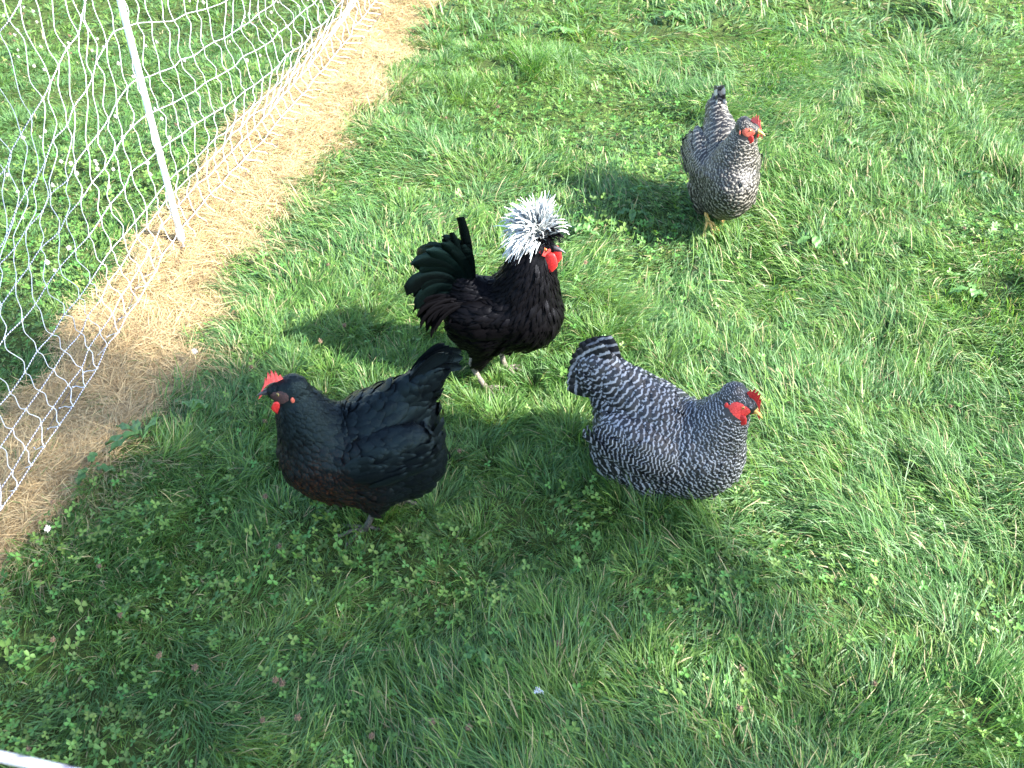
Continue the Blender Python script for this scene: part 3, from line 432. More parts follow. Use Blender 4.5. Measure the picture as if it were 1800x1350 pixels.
def lay_feathers(roots, dirs, L, W, f, per, zone, rs, point=0., lift=.006, base_h=-.001, rows=5):
    """feathers that follow the surface f=0; attribute fc = (bar phase, tone, zone, along)"""
    n = len(roots); g = grad(roots, f); N = g / (np.linalg.norm(g, axis=1)[:, None] + 1e-9)
    D = dirs - N * np.sum(dirs * N, 1)[:, None]; D /= np.linalg.norm(D, axis=1)[:, None] + 1e-9
    rot = rs.normal(0, .10, n); Sd = np.cross(N, D); D2 = D * np.cos(rot)[:, None] + Sd * np.sin(rot)[:, None]; Sd = np.cross(N, D2)
    ts = np.linspace(0, 1, rows); wpr = np.interp(ts, [0, .2, .5, .75, .9, 1], [.45, .8, 1, .95, .72, .25]); wpp = np.interp(ts, [0, .3, .6, 1], [.6, 1, .8, .06])
    wp = wpr * (1 - point) + wpp * point
    us = np.array([-1, 0, 1.]); PT = []; HH = []; FC = []; lr = lift * rs.uniform(.6, 1.5, n) * L / .03 * np.where(rs.random(n) < .06, 1.7, 1); ph = rs.random(n) * .28; tone = rs.random(n)
    for i, t in enumerate(ts):
        for u in us:
            back = -.06 * abs(u) * (t > .8)
            PT.append(roots + D2 * (L * (t + back))[:, None] + Sd * (W * .5 * wp[i] * u)[:, None])
            HH.append(base_h + lr * t + (1 - abs(u)) * .0016 * (W / .015) - (t > .95) * .3 * lr)
            FC.append(np.stack([L * (t + back - .10 * abs(u)) / per + ph, tone, zone, np.full(n, t)], -1))
    PT = np.stack(PT, 1); m = PT.shape[1]; H = np.stack(HH, 1).ravel(); V = project(PT.reshape(-1, 3), f, H, 3)
    FC = np.stack(FC, 1).reshape(-1, 4); b = (np.arange(n) * m)[:, None]; Q = []
    for i in range(rows - 1):
        for j in range(2): Q.append(b + np.array([[3 * i + j, 3 * i + j + 1, 3 * i + j + 4, 3 * i + j + 3]]))
    return V, np.concatenate(Q), np.zeros((0, 3), int), FC
def plume(root, a0, a1, yaw, L, W, per, rs, rows=12, twist=0., tipw=.35, cup=.12, zone=0, side=0.):
    """one big feather; the rachis starts at pitch a0 and bends to a1 (deg above the ground, pointing back)"""
    ts = np.linspace(0, 1, rows); a = np.radians(a0 + (a1 - a0) * ts ** 1.3); st = L / (rows - 1)
    cx = np.concatenate([[0], np.cumsum(-np.cos(a[:-1]) * st)]); cz = np.concatenate([[0], np.cumsum(np.sin(a[:-1]) * st)])
    cy, sy = math.cos(yaw), math.sin(yaw); C = np.stack([cx * cy, cx * sy * -1 + side * ts ** 2, cz], -1) + np.array(root)
    T = np.gradient(C, axis=0); T /= np.linalg.norm(T, axis=1)[:, None]
    # blade lies in the vertical plane of the tail fan (hen) or turned by twist
    hz = np.array([sy * 1., cy, 0]); Np = np.cross(T, hz); Np /= np.linalg.norm(Np, axis=1)[:, None]
    Sv = Np * math.cos(twist) + hz * math.sin(twist); Nn = np.cross(T, Sv)
    wp = np.interp(ts, [0, .12, .4, .8, .93, 1], [.15, .6, .9, 1, .8, tipw]); V = []; F = []; tone = rs.random(); ph = rs.random() * .2
    for i in range(rows):
        for u in (-1, -.5, 0, .5, 1):
            V.append(C[i] + Sv[i] * W / 2 * wp[i] * u * (1 if u > 0 else .85) - Nn[i] * cup * W * abs(u) ** 1.5 - T[i] * .08 * W * abs(u))
            F.append((L * ts[i] / per - .12 * abs(u) + ph, tone, zone, ts[i]))
    Q = [(5 * i + j, 5 * i + j + 1, 5 * i + j + 6, 5 * i + j + 5) for i in range(rows - 1) for j in range(4)]
    return np.array(V), np.array(Q), np.zeros((0, 3), int), np.array(F)

def feather_mat(name, dark, light=None, lo=.42, hi=.58, sheen=None, edge=None, rough=.45, spec=.5, brown=None):
    m = bpy.data.materials.new(name); m.use_nodes = True; b = m.node_tree.nodes['Principled BSDF']
    a = nd(m, 'ShaderNodeAttribute', attribute_name='fc'); sp = nd(m, 'ShaderNodeSeparateColor'); lk(m, a.outputs['Color'], sp.inputs[0])
    tc = nd(m, 'ShaderNodeTexCoord'); nz = nd(m, 'ShaderNodeTexNoise'); nz.inputs['Scale'].default_value = 180; lk(m, tc.outputs['Object'], nz.inputs['Vector'])
    if light:
        ad = nd(m, 'ShaderNodeMath', operation='MULTIPLY_ADD'); ad.inputs[1].default_value = .35; lk(m, nz.outputs['Fac'], ad.inputs[0]); lk(m, sp.outputs[0], ad.inputs[2])
        mu = nd(m, 'ShaderNodeMath', operation='MULTIPLY'); mu.inputs[1].default_value = 2 * math.pi; lk(m, ad.outputs[0], mu.inputs[0])
        s = nd(m, 'ShaderNodeMath', operation='SINE'); lk(m, mu.outputs[0], s.inputs[0]); h = nd(m, 'ShaderNodeMath', operation='MULTIPLY_ADD')
        h.inputs[1].default_value = .5; h.inputs[2].default_value = .5; lk(m, s.outputs[0], h.inputs[0])
        r = nd(m, 'ShaderNodeValToRGB'); r.color_ramp.elements[0].position = lo; r.color_ramp.elements[1].position = hi
        r.color_ramp.elements[0].color = (*dark, 1); r.color_ramp.elements[1].color = (*light, 1); lk(m, h.outputs[0], r.inputs[0]); src = r.outputs[0]
        # feather to feather tone
        tn = nd(m, 'ShaderNodeMapRange'); tn.inputs[3].default_value = .72; tn.inputs[4].default_value = 1.12; lk(m, sp.outputs[1], tn.inputs[0])
        mm = nd(m, 'ShaderNodeVectorMath', operation='SCALE'); lk(m, src, mm.inputs[0]); lk(m, tn.outputs[0], mm.inputs['Scale']); src = mm.outputs[0]
    else:
        r = nd(m, 'ShaderNodeValToRGB'); r.color_ramp.elements[0].color = (*dark, 1); r.color_ramp.elements[1].color = (*(edge or [c_ * 2 for c_ in dark]), 1); lk(m, sp.outputs[1], r.inputs[0]); src = r.outputs[0]
        if brown:
            # brown rims on the breast: zone (blue) times a narrow band near the feather edge noise
            n2 = nd(m, 'ShaderNodeTexNoise'); n2.inputs['Scale'].default_value = 260; lk(m, tc.outputs['Object'], n2.inputs['Vector'])
            cr = nd(m, 'ShaderNodeMapRange'); cr.inputs[1].default_value = .46; cr.inputs[2].default_value = .68; lk(m, n2.outputs['Fac'], cr.inputs[0])
            mu = nd(m, 'ShaderNodeMath', operation='MULTIPLY'); lk(m, cr.outputs[0], mu.inputs[0]); lk(m, sp.outputs[2], mu.inputs[1])
            mx = nd(m, 'ShaderNodeMix', data_type='RGBA'); lk(m, mu.outputs[0], mx.inputs[0]); lk(m, src, mx.inputs[6]); mx.inputs[7].default_value = (*brown, 1); src = mx.outputs[2]
    lk(m, src, b.inputs['Base Color']); b.inputs['Roughness'].default_value = rough; b.inputs['Specular IOR Level'].default_value = spec
    if sheen: b.inputs['Specular Tint'].default_value = (*sheen, 1)
    wv = nd(m, 'ShaderNodeTexWave'); wv.inputs['Scale'].default_value = 260; wv.inputs['Distortion'].default_value = 4; lk(m, tc.outputs['Object'], wv.inputs['Vector'])
    bp = nd(m, 'ShaderNodeBump'); bp.inputs['Strength'].default_value = .35; bp.inputs['Distance'].default_value = .0006; lk(m, wv.outputs['Fac'], bp.inputs['Height']); lk(m, bp.outputs[0], b.inputs['Normal'])
    return m
def skin_mat(name, c1, c2, rough=.5, scale=300, bump=.5, dist=.0006, **kw):
    m = mat(name, c1, rough, .4, **kw); noise_mix(m, c1, c2, scale, bump=bump, bscale=scale * 2, dist=dist); return m
BARRED = feather_mat('barred_feather', (.010, .010, .013), (.27, .28, .30), .69, .88)
BARRED2 = feather_mat('barred_feather_light', (.012, .010, .009), (.21, .195, .165), .66, .88)
BARREDT = feather_mat('barred_tail_feather', (.020, .017, .015), (.46, .44, .40), .30, .52)
BLACKH = feather_mat('black_green_feather', (.0035, .0045, .006), edge=(.006, .009, .011), sheen=(.5, .85, .9), rough=.34, spec=.16, brown=(.15, .05, .014))
BLACKR = feather_mat('glossy_black_feather', (.0018, .0017, .002), edge=(.003, .0027, .0032), sheen=(.8, .85, 1), rough=.36, spec=.055)
SICKLE = feather_mat('green_black_sickle', (.0012, .0016, .0018), edge=(.0013, .0034, .0032), sheen=(.45, .95, .9), rough=.27, spec=.17)
CRESTW = feather_mat('white_crest_feather', (.24, .26, .27), edge=(.70, .72, .69), rough=.65, spec=.2)
COMB = skin_mat('red_comb_skin', (.40, .016, .016), (.56, .035, .032), .42, Subsurface_Weight=.15, Subsurface_Radius=(.01, .002, .002))
COMBP = skin_mat('pale_red_comb_skin', (.55, .06, .06), (.72, .13, .12), .5, Subsurface_Weight=.15, Subsurface_Radius=(.01, .002, .002))
FACER = skin_mat('red_face_skin', (.44, .022, .022), (.62, .06, .05), .55, 420)
FACEO = skin_mat('orange_red_face_skin', (.36, .06, .04), (.52, .13, .085), .55, 420)
FACED = skin_mat('dark_face_skin', (.022, .011, .011), (.06, .025, .022), .6, 420)
HORN = skin_mat('dark_horn_beak', (.02, .02, .024), (.05, .048, .05), .35, 120, .2)
YELB = skin_mat('yellow_horn_beak', (.62, .36, .08), (.72, .46, .13), .38, 120, .2)
GREYL = skin_mat('grey_leg_scales', (.05, .048, .04), (.12, .11, .085), .6, 260, .9, .001)
PALEL = skin_mat('pale_scaly_leg', (.09, .075, .065), (.22, .19, .155), .7, 260, 1, .0015)
YELL = skin_mat('yellow_leg_scales', (.55, .34, .09), (.68, .46, .16), .5, 260, .9, .001)
IRISO = mat('orange_iris', (.55, .20, .04), .15); IRISD = mat('olive_iris', (.16, .13, .04), .15); PUP = mat('pupil', (.004, .004, .004), .08)
LOBE = skin_mat('pale_earlobe', (.45, .22, .18), (.58, .34, .30), .5)

def headmat(C, yaw, pitch):
    return Matrix.Translation(Vector(C)) @ Matrix.Rotation(R(yaw), 4, 'Z') @ Matrix.Rotation(-R(pitch), 4, 'Y')
def xf(M, V):
    A = np.array(M); V = np.asarray(V, float); return V @ A[:3, :3].T + A[:3, 3]
def add(name, geo, m, parent, M=None, attrs=None):
    V = geo[0] if M is None else xf(M, geo[0]); return put(name, mesh_np(name, V, geo[1], geo[2], attrs=attrs), m, parent)
def comb_geo(L, H, n=5, x0=-.006, z0=.012, thick=.0032):
    N = 41; V = []; rows = 6; rs = np.random.default_rng(9)
    for i in range(N):
        t = i / (N - 1); x = x0 + L * (t - .5); zb = z0 - .020 * (t - .35) ** 2 * 4
        tooth = abs(((t * n + .5) % 1) - .5) * 2; env = math.sin(math.pi * min(1, .12 + .88 * (1 - t) * .95 + .0)) ** .6 if t > .5 else (.45 + .55 * math.sin(math.pi * t))
        env = .55 + .45 * math.sin(math.pi * (1 - t) * .86 + .25)
        zt = zb + H * env * (.48 + .52 * tooth ** .8)
        for s in (1, -1):
            for r_ in range(rows):
                v = r_ / (rows - 1); th = thick * (1 - .78 * v ** 1.5) * (math.sin(math.pi * min(max(t, .03), .97)) ** .35)
                xx = x - .004 * v * (t - .3) * 3 - .003 * v; V.append((xx, s * th / 2 + .0009 * math.sin(t * 11) * v, zb + (zt - zb) * v))
    V = np.array(V); Q = []; m = rows * 2
    for i in range(N - 1):
        for s in (0, 1):
            for r_ in range(rows - 1):
                a = i * m + s * rows + r_; q = (a, a + 1, a + m + 1, a + m); Q.append(q if s else q[::-1])
        a = i * m + rows - 1; b = i * m + 2 * rows - 1; Q.append((a, b, b + m, a + m))
    return V, np.array(Q), np.zeros((0, 3), int)
def lobe_geo(c, L, Wd, th, n=14, k=9, tilt=0.):
    V = []
    for i in range(k):
        t = i / (k - 1); z = -L * t; wd = Wd * math.sin(math.pi * (.12 + .83 * t ** .75)) ** .7 * (.55 + .45 * min(1, t * 2)); hh = th * math.sin(math.pi * (.15 + .8 * t)) ** .6
        for j in range(n):
            a = 2 * math.pi * j / n; V.append((wd / 2 * math.cos(a) - tilt * t * L, hh / 2 * math.sin(a), z))
    V = np.array(V + [(0, 0, .001), (-tilt * L, 0, -L * 1.03)]) + np.array(c); Q = [(i * n + j, i * n + (j + 1) % n, (i + 1) * n + (j + 1) % n, (i + 1) * n + j) for i in range(k - 1) for j in range(n)]
    T = [(k * n, (j + 1) % n, j) for j in range(n)] + [(k * n + 1, (k - 1) * n + j, (k - 1) * n + (j + 1) % n) for j in range(n)]
    return V, np.array(Q), np.array(T)
def beak_geo(x0, L, w, h, z, hook, upper=True):
    k, n = 8, 10; V = []
    for i in range(k):
        t = i / (k - 1); s = (1 - t) ** .75 + .03; zz = z - hook * t ** 2.2
        for j in range(n):
            a = 2 * math.pi * j / n; sz = math.sin(a); sz = sz if (sz > 0) == upper else sz * .25
            V.append((x0 + L * t, math.cos(a) * w / 2 * s, zz + sz * h / 2 * s))
    V += [(x0, 0, z), (x0 + L * 1.03, 0, z - hook * 1.05)]; Q = [(i * n + j, i * n + (j + 1) % n, (i + 1) * n + (j + 1) % n, (i + 1) * n + j) for i in range(k - 1) for j in range(n)]
    T = [(k * n, (j + 1) % n, j) for j in range(n)] + [(k * n + 1, (k - 1) * n + j, (k - 1) * n + (j + 1) % n) for j in range(n)]
    return np.array(V), np.array(Q), np.array(T)
def leg_geo(pts, r, toe_dir, toe_len=.055, toe_r=.0042, spread=R(34), curl=.0):
    """shank down to the ankle, three front toes and a hind toe"""
    P = smoothline(pts, 4); rr = np.interp(np.linspace(0, 1, len(P)), [0, .15, .85, 1], [r * 1.5, r, r * .95, r * 1.25]); parts = [tube(P, rr, 10)[:3]]
    a = np.array(pts[-1], float)
    for da, ln in ((-spread, .85), (0, 1), (spread, .85), (math.pi * .97, .45)):
        d = np.array([math.cos(toe_dir + da), math.sin(toe_dir + da), 0]); q = []
        for t, z in ((0, 0), (.3, .004), (.6, .002), (.9, -.004), (1.05, -.002), (1.28, -.012)):
            q.append(a + d * toe_len * ln * t + np.array([0, 0, z - curl * t * t]))
        Q = smoothline(q, 3); tr = np.interp(np.linspace(0, 1, len(Q)), [0, .25, .3, .5, .55, .8, .84, 1], [1.1, .85, 1.05, .8, 1, .75, .5, .08]) * toe_r; parts.append(tube(Q, tr, 8)[:3])
    V, q, t, _ = join([p for p in parts]); return V, q, t

def build_bird(sp):
    rs = np.random.default_rng(sp['seed']); e = empty(sp['name'], (sp['loc'][0], sp['loc'][1], sp['loc'][2] - .012), R(sp['heading'])); tag(e, sp['label'], sp['cat'], sp.get('group'))
    prims = sp['prims']; M = headmat(*sp['head'][:3]); hc = np.array(sp['head'][0]); hs = sp['head'][3]
    A = np.array(M)[:3, :3]
    hp = [('c', tuple(xf(M, [(-.012 * hs, 0, .0)])[0]), tuple(xf(M, [(.012 * hs, 0, -.001)])[0]), .0195 * hs, .0125 * hs, .88, .012)]
    allp = prims + hp; f = lambda P: sd_prims(P, allp)
    lo = np.array(sp['lo']); hi = np.array(sp['hi']); V, Q = surface_net(f, lo, hi, .006)
    fcb = np.stack([np.full(len(V), .45), np.full(len(V), .2), np.zeros(len(V)), np.zeros(len(V))], -1)
    add('body', (V, Q, []), sp['fmat'], e, attrs={'fc': fcb})
    # spine used for feather direction and size
    sl = np.array(sp['spine']); nseg = len(sl) - 1
    def flow(P):
        D = np.zeros_like(P); Wt = np.zeros(len(P)); s = np.zeros(len(P))
        for i in range(nseg):
            a, b = sl[i], sl[i + 1]; ba = b - a; t = np.clip((P - a) @ ba / (ba @ ba), 0, 1); d = np.linalg.norm(P - a - t[:, None] * ba, axis=1)
            wt = np.exp(-(d / .035) ** 2) + 1e-6; D += wt[:, None] * ba / np.linalg.norm(ba); Wt += wt; s += wt * (i + t)
        s = s / Wt / nseg; D /= Wt[:, None]
        low = sstep(.21, .12, P[:, 2]) * sstep(.02, -.08, P[:, 0]); D = D * (1 - low[:, None]) + np.array([-.75, 0, -.55]) * low[:, None]
        th = sstep(.11, .06, P[:, 2]); D = D * (1 - th[:, None]) + np.array([-.2, 0, -1]) * th[:, None]
        br = sstep(.05, .12, P[:, 0]) * sstep(.24, .16, P[:, 2]); D = D * (1 - .6 * br[:, None]) + np.array([-.7, 0, -.5]) * .6 * br[:, None]
        return D, s
    kS, kL, kW, kP = sp['ks']; sc = sp.get('fscale', 1.)
    rad = lambda P: (lambda s: np.interp(s, kS, kW) * .46 * sc)(flow(P)[1])
    P = poisson(V, Q, sp.get('ncand', 16000), rad, rs)
    # keep the bare face and beak clear
    q = (P - hc) @ A; xh, yh, zh = q[:, 0] / hs, q[:, 1] / hs, q[:, 2] / hs
    near = np.linalg.norm(q, axis=1) < .028 * hs; face = (near & (xh > .019)) | ((np.hypot((xh - .006) / .0165, (zh + .003) / .0115) < 1) & (np.abs(yh) > .007))
    P = P[~face]; D, s = flow(P); o = np.argsort(-s); P, D, s = P[o], D[o], s[o]
    L = np.interp(s, kS, kL) * rs.uniform(.85, 1.2, len(P)) * sc; W = np.interp(s, kS, kW) * rs.uniform(.9, 1.15, len(P)) * sc; per = np.interp(s, kS, kP) * sp.get('pscale', 1.)
    fluff = sstep(.19, .11, P[:, 2]) * sstep(.0, -.07, P[:, 0]); per = per * (1 + .5 * fluff); zone = .75 * sstep(-.02, .14, P[:, 0]) * sstep(.30, .10, P[:, 2]) * (.4 + .6 * rs.random(len(P)))
    geo = lay_feathers(P, D, L, W, f, per, zone, rs, point=sp.get('point', .15), lift=sp.get('lift', .0055))
    tag(add('plumage', geo[:3], sp['fmat'], e, attrs={'fc': geo[3]}), kind='stuff')
    # wings: coverts and flight feathers lying on the flank
    for sd in (1, -1):
        parts = []
        for (n, x0, x1, z0, z1, Lw, Ww, h, pitch, pr) in sp['wing']:
            t = np.linspace(0, 1, n); rt = np.stack([x0 + (x1 - x0) * t, np.full(n, sd * .12), z0 + (z1 - z0) * t], -1) + rs.normal(0, .002, (n, 3)); rt = project(rt, f, 0, 8)
            dr = np.tile(np.array([[-math.cos(R(pitch)), 0, math.sin(R(pitch))]]), (n, 1)) + rs.normal(0, .04, (n, 3))
            parts.append(lay_feathers(rt, dr, np.full(n, Lw) * rs.uniform(.9, 1.1, n), np.full(n, Ww), f, np.full(n, pr), np.zeros(n), rs, point=.05, lift=.004, base_h=h, rows=8))
        g = join(parts); add('wing', g[:3], sp['fmat'], e, attrs={'fc': g[3]})
    for a in sp['tail']:
        a = dict(a); am = a.pop('mat', None); g = plume(rs=rs, **a); me = mesh_np('tail_feather', g[0], g[1], g[2], attrs={'fc': g[3]}); put('saddle_feather' if am else 'tail_feather', me, am or sp.get('tmat', sp['fmat']), e)
    # head furniture
    h = hs
    if sp.get('comb'):
        cl, ch, cn, cm = sp['comb']; add('comb', comb_geo(cl, ch, cn, x0=.017 * h, z0=.0145 * h), cm, e, M)
    bm_ = sp['beak']; bl = sp.get('beak_len', .026)
    add('upper_beak', beak_geo(.019 * h, bl, .0145, .016, .000, .006, True), bm_, e, M); add('lower_beak', beak_geo(.018 * h, bl * .75, .012, .010, -.0035, .001, False), bm_, e, M)
    fm = sp['face']; fz = sp.get('fsz', 1.)
    for sd in (1, -1):
        # face skin: a patch lying just over the skull
        u, v = np.meshgrid(np.linspace(-1, 1, 13), np.linspace(-1, 1, 11), indexing='ij'); rr = np.sqrt(np.maximum(1e-9, 1 - .5 * v * v)); uu = u * rr; vv = v * np.sqrt(1 - .5 * u * u)
        fp = np.stack([(.008 + .0165 * fz * uu) * h, np.full_like(u, sd * .02), (-.003 + .0125 * fz * vv - .003 * (fz - 1) * 4) * h], -1).reshape(-1, 3); fp = project(xf(M, fp), f, .0012 * np.maximum(0, 1 - (uu ** 2 + vv ** 2).ravel() ** 3) - .0006, 6)
        I = (np.arange(12)[:, None] * 11 + np.arange(10)[None]).ravel(); q4 = np.stack([I, I + 11, I + 12, I + 1], -1)
        add('face_skin', (fp, q4 if sd < 0 else q4[:, ::-1], []), fm, e)
        ec = project(xf(M, [((.009) * h, sd * .02, .0025 * h)]), f, 0, 6)[0]; nrm = grad(ec[None], f)[0]; nrm /= np.linalg.norm(nrm)
        eye = add('eye', ball(ec - nrm * .0014, .0040, 12, 9), sp['iris'], e); put('pupil', mesh_np('pupil', *ball(ec + nrm * .0014, .0019, 10, 7)[:2]), PUP, eye)
        wl, ww, wt, wx, wz, *wy = sp['wattle']; add('wattle', lobe_geo((wx, sd * (wy[0] if wy else .0085) * h, wz), wl, ww, wt, tilt=.12), sp.get('wmat', COMB), e, M @ Matrix.Rotation(-R(sp['head'][2]) * -1, 4, 'Y') if 0 else M)
        if sp.get('lobe'):
            lc = project(xf(M, [(-.010 * h, sd * .02, -.008 * h)]), f, .001, 6)[0]; add('earlobe', ball(lc, .0054, 10, 7, (.7, .35, 1.25)), sp['lobe'], e)
    for pts, td, cu in sp['legs']:
        add('leg', leg_geo(pts, sp.get('legr', .0058), td, curl=cu), sp['legm'], e)
    return e, f, M, rs

def hen_prims(neck, tl=(-.165, 0, .33), drop=0., plump=1., r1=.070, r2=.032):
    p = [('e', (.004, 0, .196 + drop), (.134, .088 * plump, .088), -20), ('e', (.088, 0, .185 + drop), (.085, .078 * plump, .094), -20, .03),
         ('e', (-.068, 0, .150 + drop), (.074, .068 * plump, .084), 0, .04), ('c', (-.03, 0, .245 + drop), tl, r1, r2, .72, .04),
         ('e', (-.012, .063 * plump, .212 + drop), (.104, .038, .056), -22, .003), ('e', (-.012, -.063 * plump, .212 + drop), (.104, .038, .056), -22, .003),
         ('c', (-.005, .045, .13 + drop), (.004, .045, .072 + drop), .042, .017, 1, .02), ('c', (-.005, -.045, .13 + drop), (.0, -.045, .072 + drop), .042, .017, 1, .02)]
    p.append(('e', (.0, 0, .128 + drop), (.110, .068, .062), 0, .03))
    for i in range(len(neck) - 1):
        a, b = neck[i], neck[i + 1]; p.append(('c', a[:3], b[:3], a[3], b[3], 1., .02))
    return p
HW = [(13, .065, -.06, .235, .262, .040, .020, .003, 16, .0075), (12, .055, -.07, .212, .240, .048, .020, .005, 18, .0080), (11, .04, -.075, .190, .220, .060, .020, .007, 22, .0095), (9, .01, -.075, .176, .212, .075, .018, .010, 26, .0115)]
KS_B = ([0, .1, .3, .5, .75, 1], [.007, .010, .022, .032, .036, .040], [.0045, .0060, .011, .0165, .020, .022], [.0034, .0056, .0092, .0112, .0130, .0145])
KS_K = ([0, .1, .3, .5, .75, 1], [.008, .012, .026, .034, .040, .046], [.005, .007, .013, .020, .023, .024], [.01] * 6)
def hen_tail(root, n, a0, spread, L, W, per, yawsp=.10, bend=-12, tipw=.55):
    out = []
    for i in range(n):
        u = i / (n - 1) - .5; sd = 1 if i % 2 else -1
        out.append(dict(root=(root[0] + .01 * abs(u), sd * (.004 + .012 * abs(u)), root[2] + .03 * u), a0=a0 + spread * u, a1=a0 + spread * u + bend, yaw=sd * (yawsp + .10 * abs(u)), L=L * (1 - .25 * abs(u - .1)), W=W, per=per, twist=R(sd * -8), tipw=tipw, side=-sd * .004))
    return out
# ---- left front: black hen facing left
neck = [(.090, 0, .215, .072), (.112, 0, .268, .052), (.124, 0, .310, .037), (.134, 0, .342, .027)]
build_bird(dict(name='black_hen', seed=1, loc=(-.275, 1.50, gz(-.275, 1.5) + .008), heading=191, cat='hen', label='black hen with green sheen and rust flecked breast, facing left in the shade',
    prims=hen_prims(neck, (-.130, 0, .348), r1=.062, r2=.020), head=((.144, 0, .352), 0, -4, 1.34), lo=(-.25, -.14, .03), hi=(.24, .14, .42),
    spine=[(.16, 0, .36), (.12, 0, .31), (.085, 0, .25), (.02, 0, .235), (-.06, 0, .28), (-.14, 0, .38)], ks=KS_K, fmat=BLACKH, wing=HW,
    tail=hen_tail((-.088, 0, .325), 12, 48, 11, .108, .026, .02, bend=-26, tipw=.2) + [dict(root=(-.09, sd_ * .005, .345 - k_ * .012), a0=52 - 5 * k_, a1=-25 - 5 * k_, yaw=sd_ * .05, L=.112 - .006 * k_, W=.026, per=.02, zone=0) for sd_ in (1, -1) for k_ in (0, 1)],
    comb=(.054, .029, 6, COMBP), beak=HORN, face=FACED, iris=IRISD, wattle=(.030, .026, .005, .018, -.012, .015), lobe=FACEO, legm=GREYL, legr=.0064,
    legs=[([(.012, .045, .09), (.008, .046, .06), (.030, .048, .012)], .1, 0), ([(-.045, -.015, .10), (-.060, -.015, .06), (-.052, -.015, .012)], -.1, 0)]))
# ---- right front: barred hen, low in the grass
neck = [(.088, 0, .172, .074), (.112, 0, .218, .053), (.126, 0, .255, .038), (.136, 0, .284, .028)]
build_bird(dict(name='barred_hen', seed=2, fsz=1.22, loc=(.306, 1.60, gz(.306, 1.60) - .008), heading=-23, cat='hen', group='barred hens', label='plump black and white barred hen in front, low in the grass beside the shade',
    prims=hen_prims(neck, (-.140, 0, .272), -.048, 1.08, .076, .046), head=((.150, -.002, .295), -14, -20, 1.38), lo=(-.26, -.15, .01), hi=(.26, .15, .40),
    spine=[(.175, 0, .295), (.132, 0, .245), (.085, 0, .20), (.02, 0, .187), (-.06, 0, .225), (-.15, 0, .33)], ks=KS_B, fmat=BARRED, wing=[(n, a, b, c - .048, d - .048, l, w_, h, p, q) for n, a, b, c, d, l, w_, h, p, q in HW],
    tail=hen_tail((-.100, 0, .238), 20, 40, 62, .125, .036, .018, yawsp=.16, bend=-8), comb=(.052, .027, 6, COMB), beak=YELB, face=FACER, iris=IRISO, wattle=(.030, .028, .006, .023, -.010, .015), lobe=FACER, legm=YELL,
    legs=[([(.0, .045, .075), (-.012, .046, .045), (.012, .048, .012)], .1, 0), ([(-.004, -.045, .075), (-.022, -.046, .045), (-.03, -.048, .012)], -.1, 0)]))
# ---- far right: barred hen walking towards the camera
neck = [(.078, 0, .220, .070), (.092, .006, .275, .048), (.100, .012, .320, .034), (.106, .016, .352, .026)]
build_bird(dict(name='barred_hen', seed=3, tmat=BARREDT, loc=(.603, 2.70, gz(.6, 2.70) - .008), heading=-84, pscale=1.15, cat='hen', group='barred hens', label='slimmer barred hen at the back, walking forward on yellow legs with her head turned',
    prims=hen_prims(neck, (-.125, 0, .310), -.002, .90, .066, .034), head=((.114, .020, .364), 50, -8, 1.25), lo=(-.26, -.14, .04), hi=(.24, .14, .43),
    spine=[(.12, .016, .37), (.105, .01, .32), (.08, 0, .25), (.02, 0, .24), (-.06, 0, .28), (-.15, 0, .37)], ks=KS_B, fmat=BARRED2, wing=[(n, a, b, c - .006, d - .006, l, w_, h, p, q) for n, a, b, c, d, l, w_, h, p, q in HW],
    tail=hen_tail((-.09, 0, .275), 12, 48, 36, .118, .034, .030, yawsp=.03, bend=-6), comb=(.048, .027, 5, COMBP), beak=YELB, face=FACEO, iris=IRISO, wattle=(.026, .022, .005, .019, -.010, .014), lobe=FACEO, legm=YELL,
    legs=[([(.0, -.040, .10), (.0, -.040, .075), (.045, -.036, .045)], .1, .022), ([(-.004, .012, .09), (.01, .012, .06), (.045, .014, .008)], .1, 0)]))
# ---- middle: crested rooster
neck = [(.068, 0, .235, .074), (.074, 0, .300, .054), (.078, 0, .345, .038), (.092, 0, .385, .026)]
rp = [('e', (.010, 0, .196), (.110, .072, .076), 8), ('e', (.065, 0, .220), (.075, .072, .088), 30, .03), ('e', (-.06, 0, .185), (.055, .058, .065), 0, .04), ('c', (-.03, 0, .225), (-.08, 0, .275), .045, .024, .7, .04),
      ('e', (-.01, .052, .215), (.09, .032, .048), 4, .008), ('e', (-.01, -.052, .215), (.09, .032, .048), 4, .008),
      ('c', (.0, .04, .16), (.018, .04, .085), .040, .014, 1, .02), ('c', (-.02, -.04, .16), (-.035, -.04, .09), .040, .014, 1, .02)]
for i in range(3): rp.append(('c', neck[i][:3], neck[i + 1][:3], neck[i][3], neck[i + 1][3], 1., .03))
rrs = np.random.default_rng(21); T = []
for i in range(12):                            # upright main tail feathers
    sd = 1 if i % 2 else -1; T.append(dict(root=(-.065, sd * .008, .25), a0=80 - i * 5, a1=60 - i * 9, yaw=sd * .12, L=.15 - .004 * i, W=.032, per=.02, twist=0, tipw=.5))
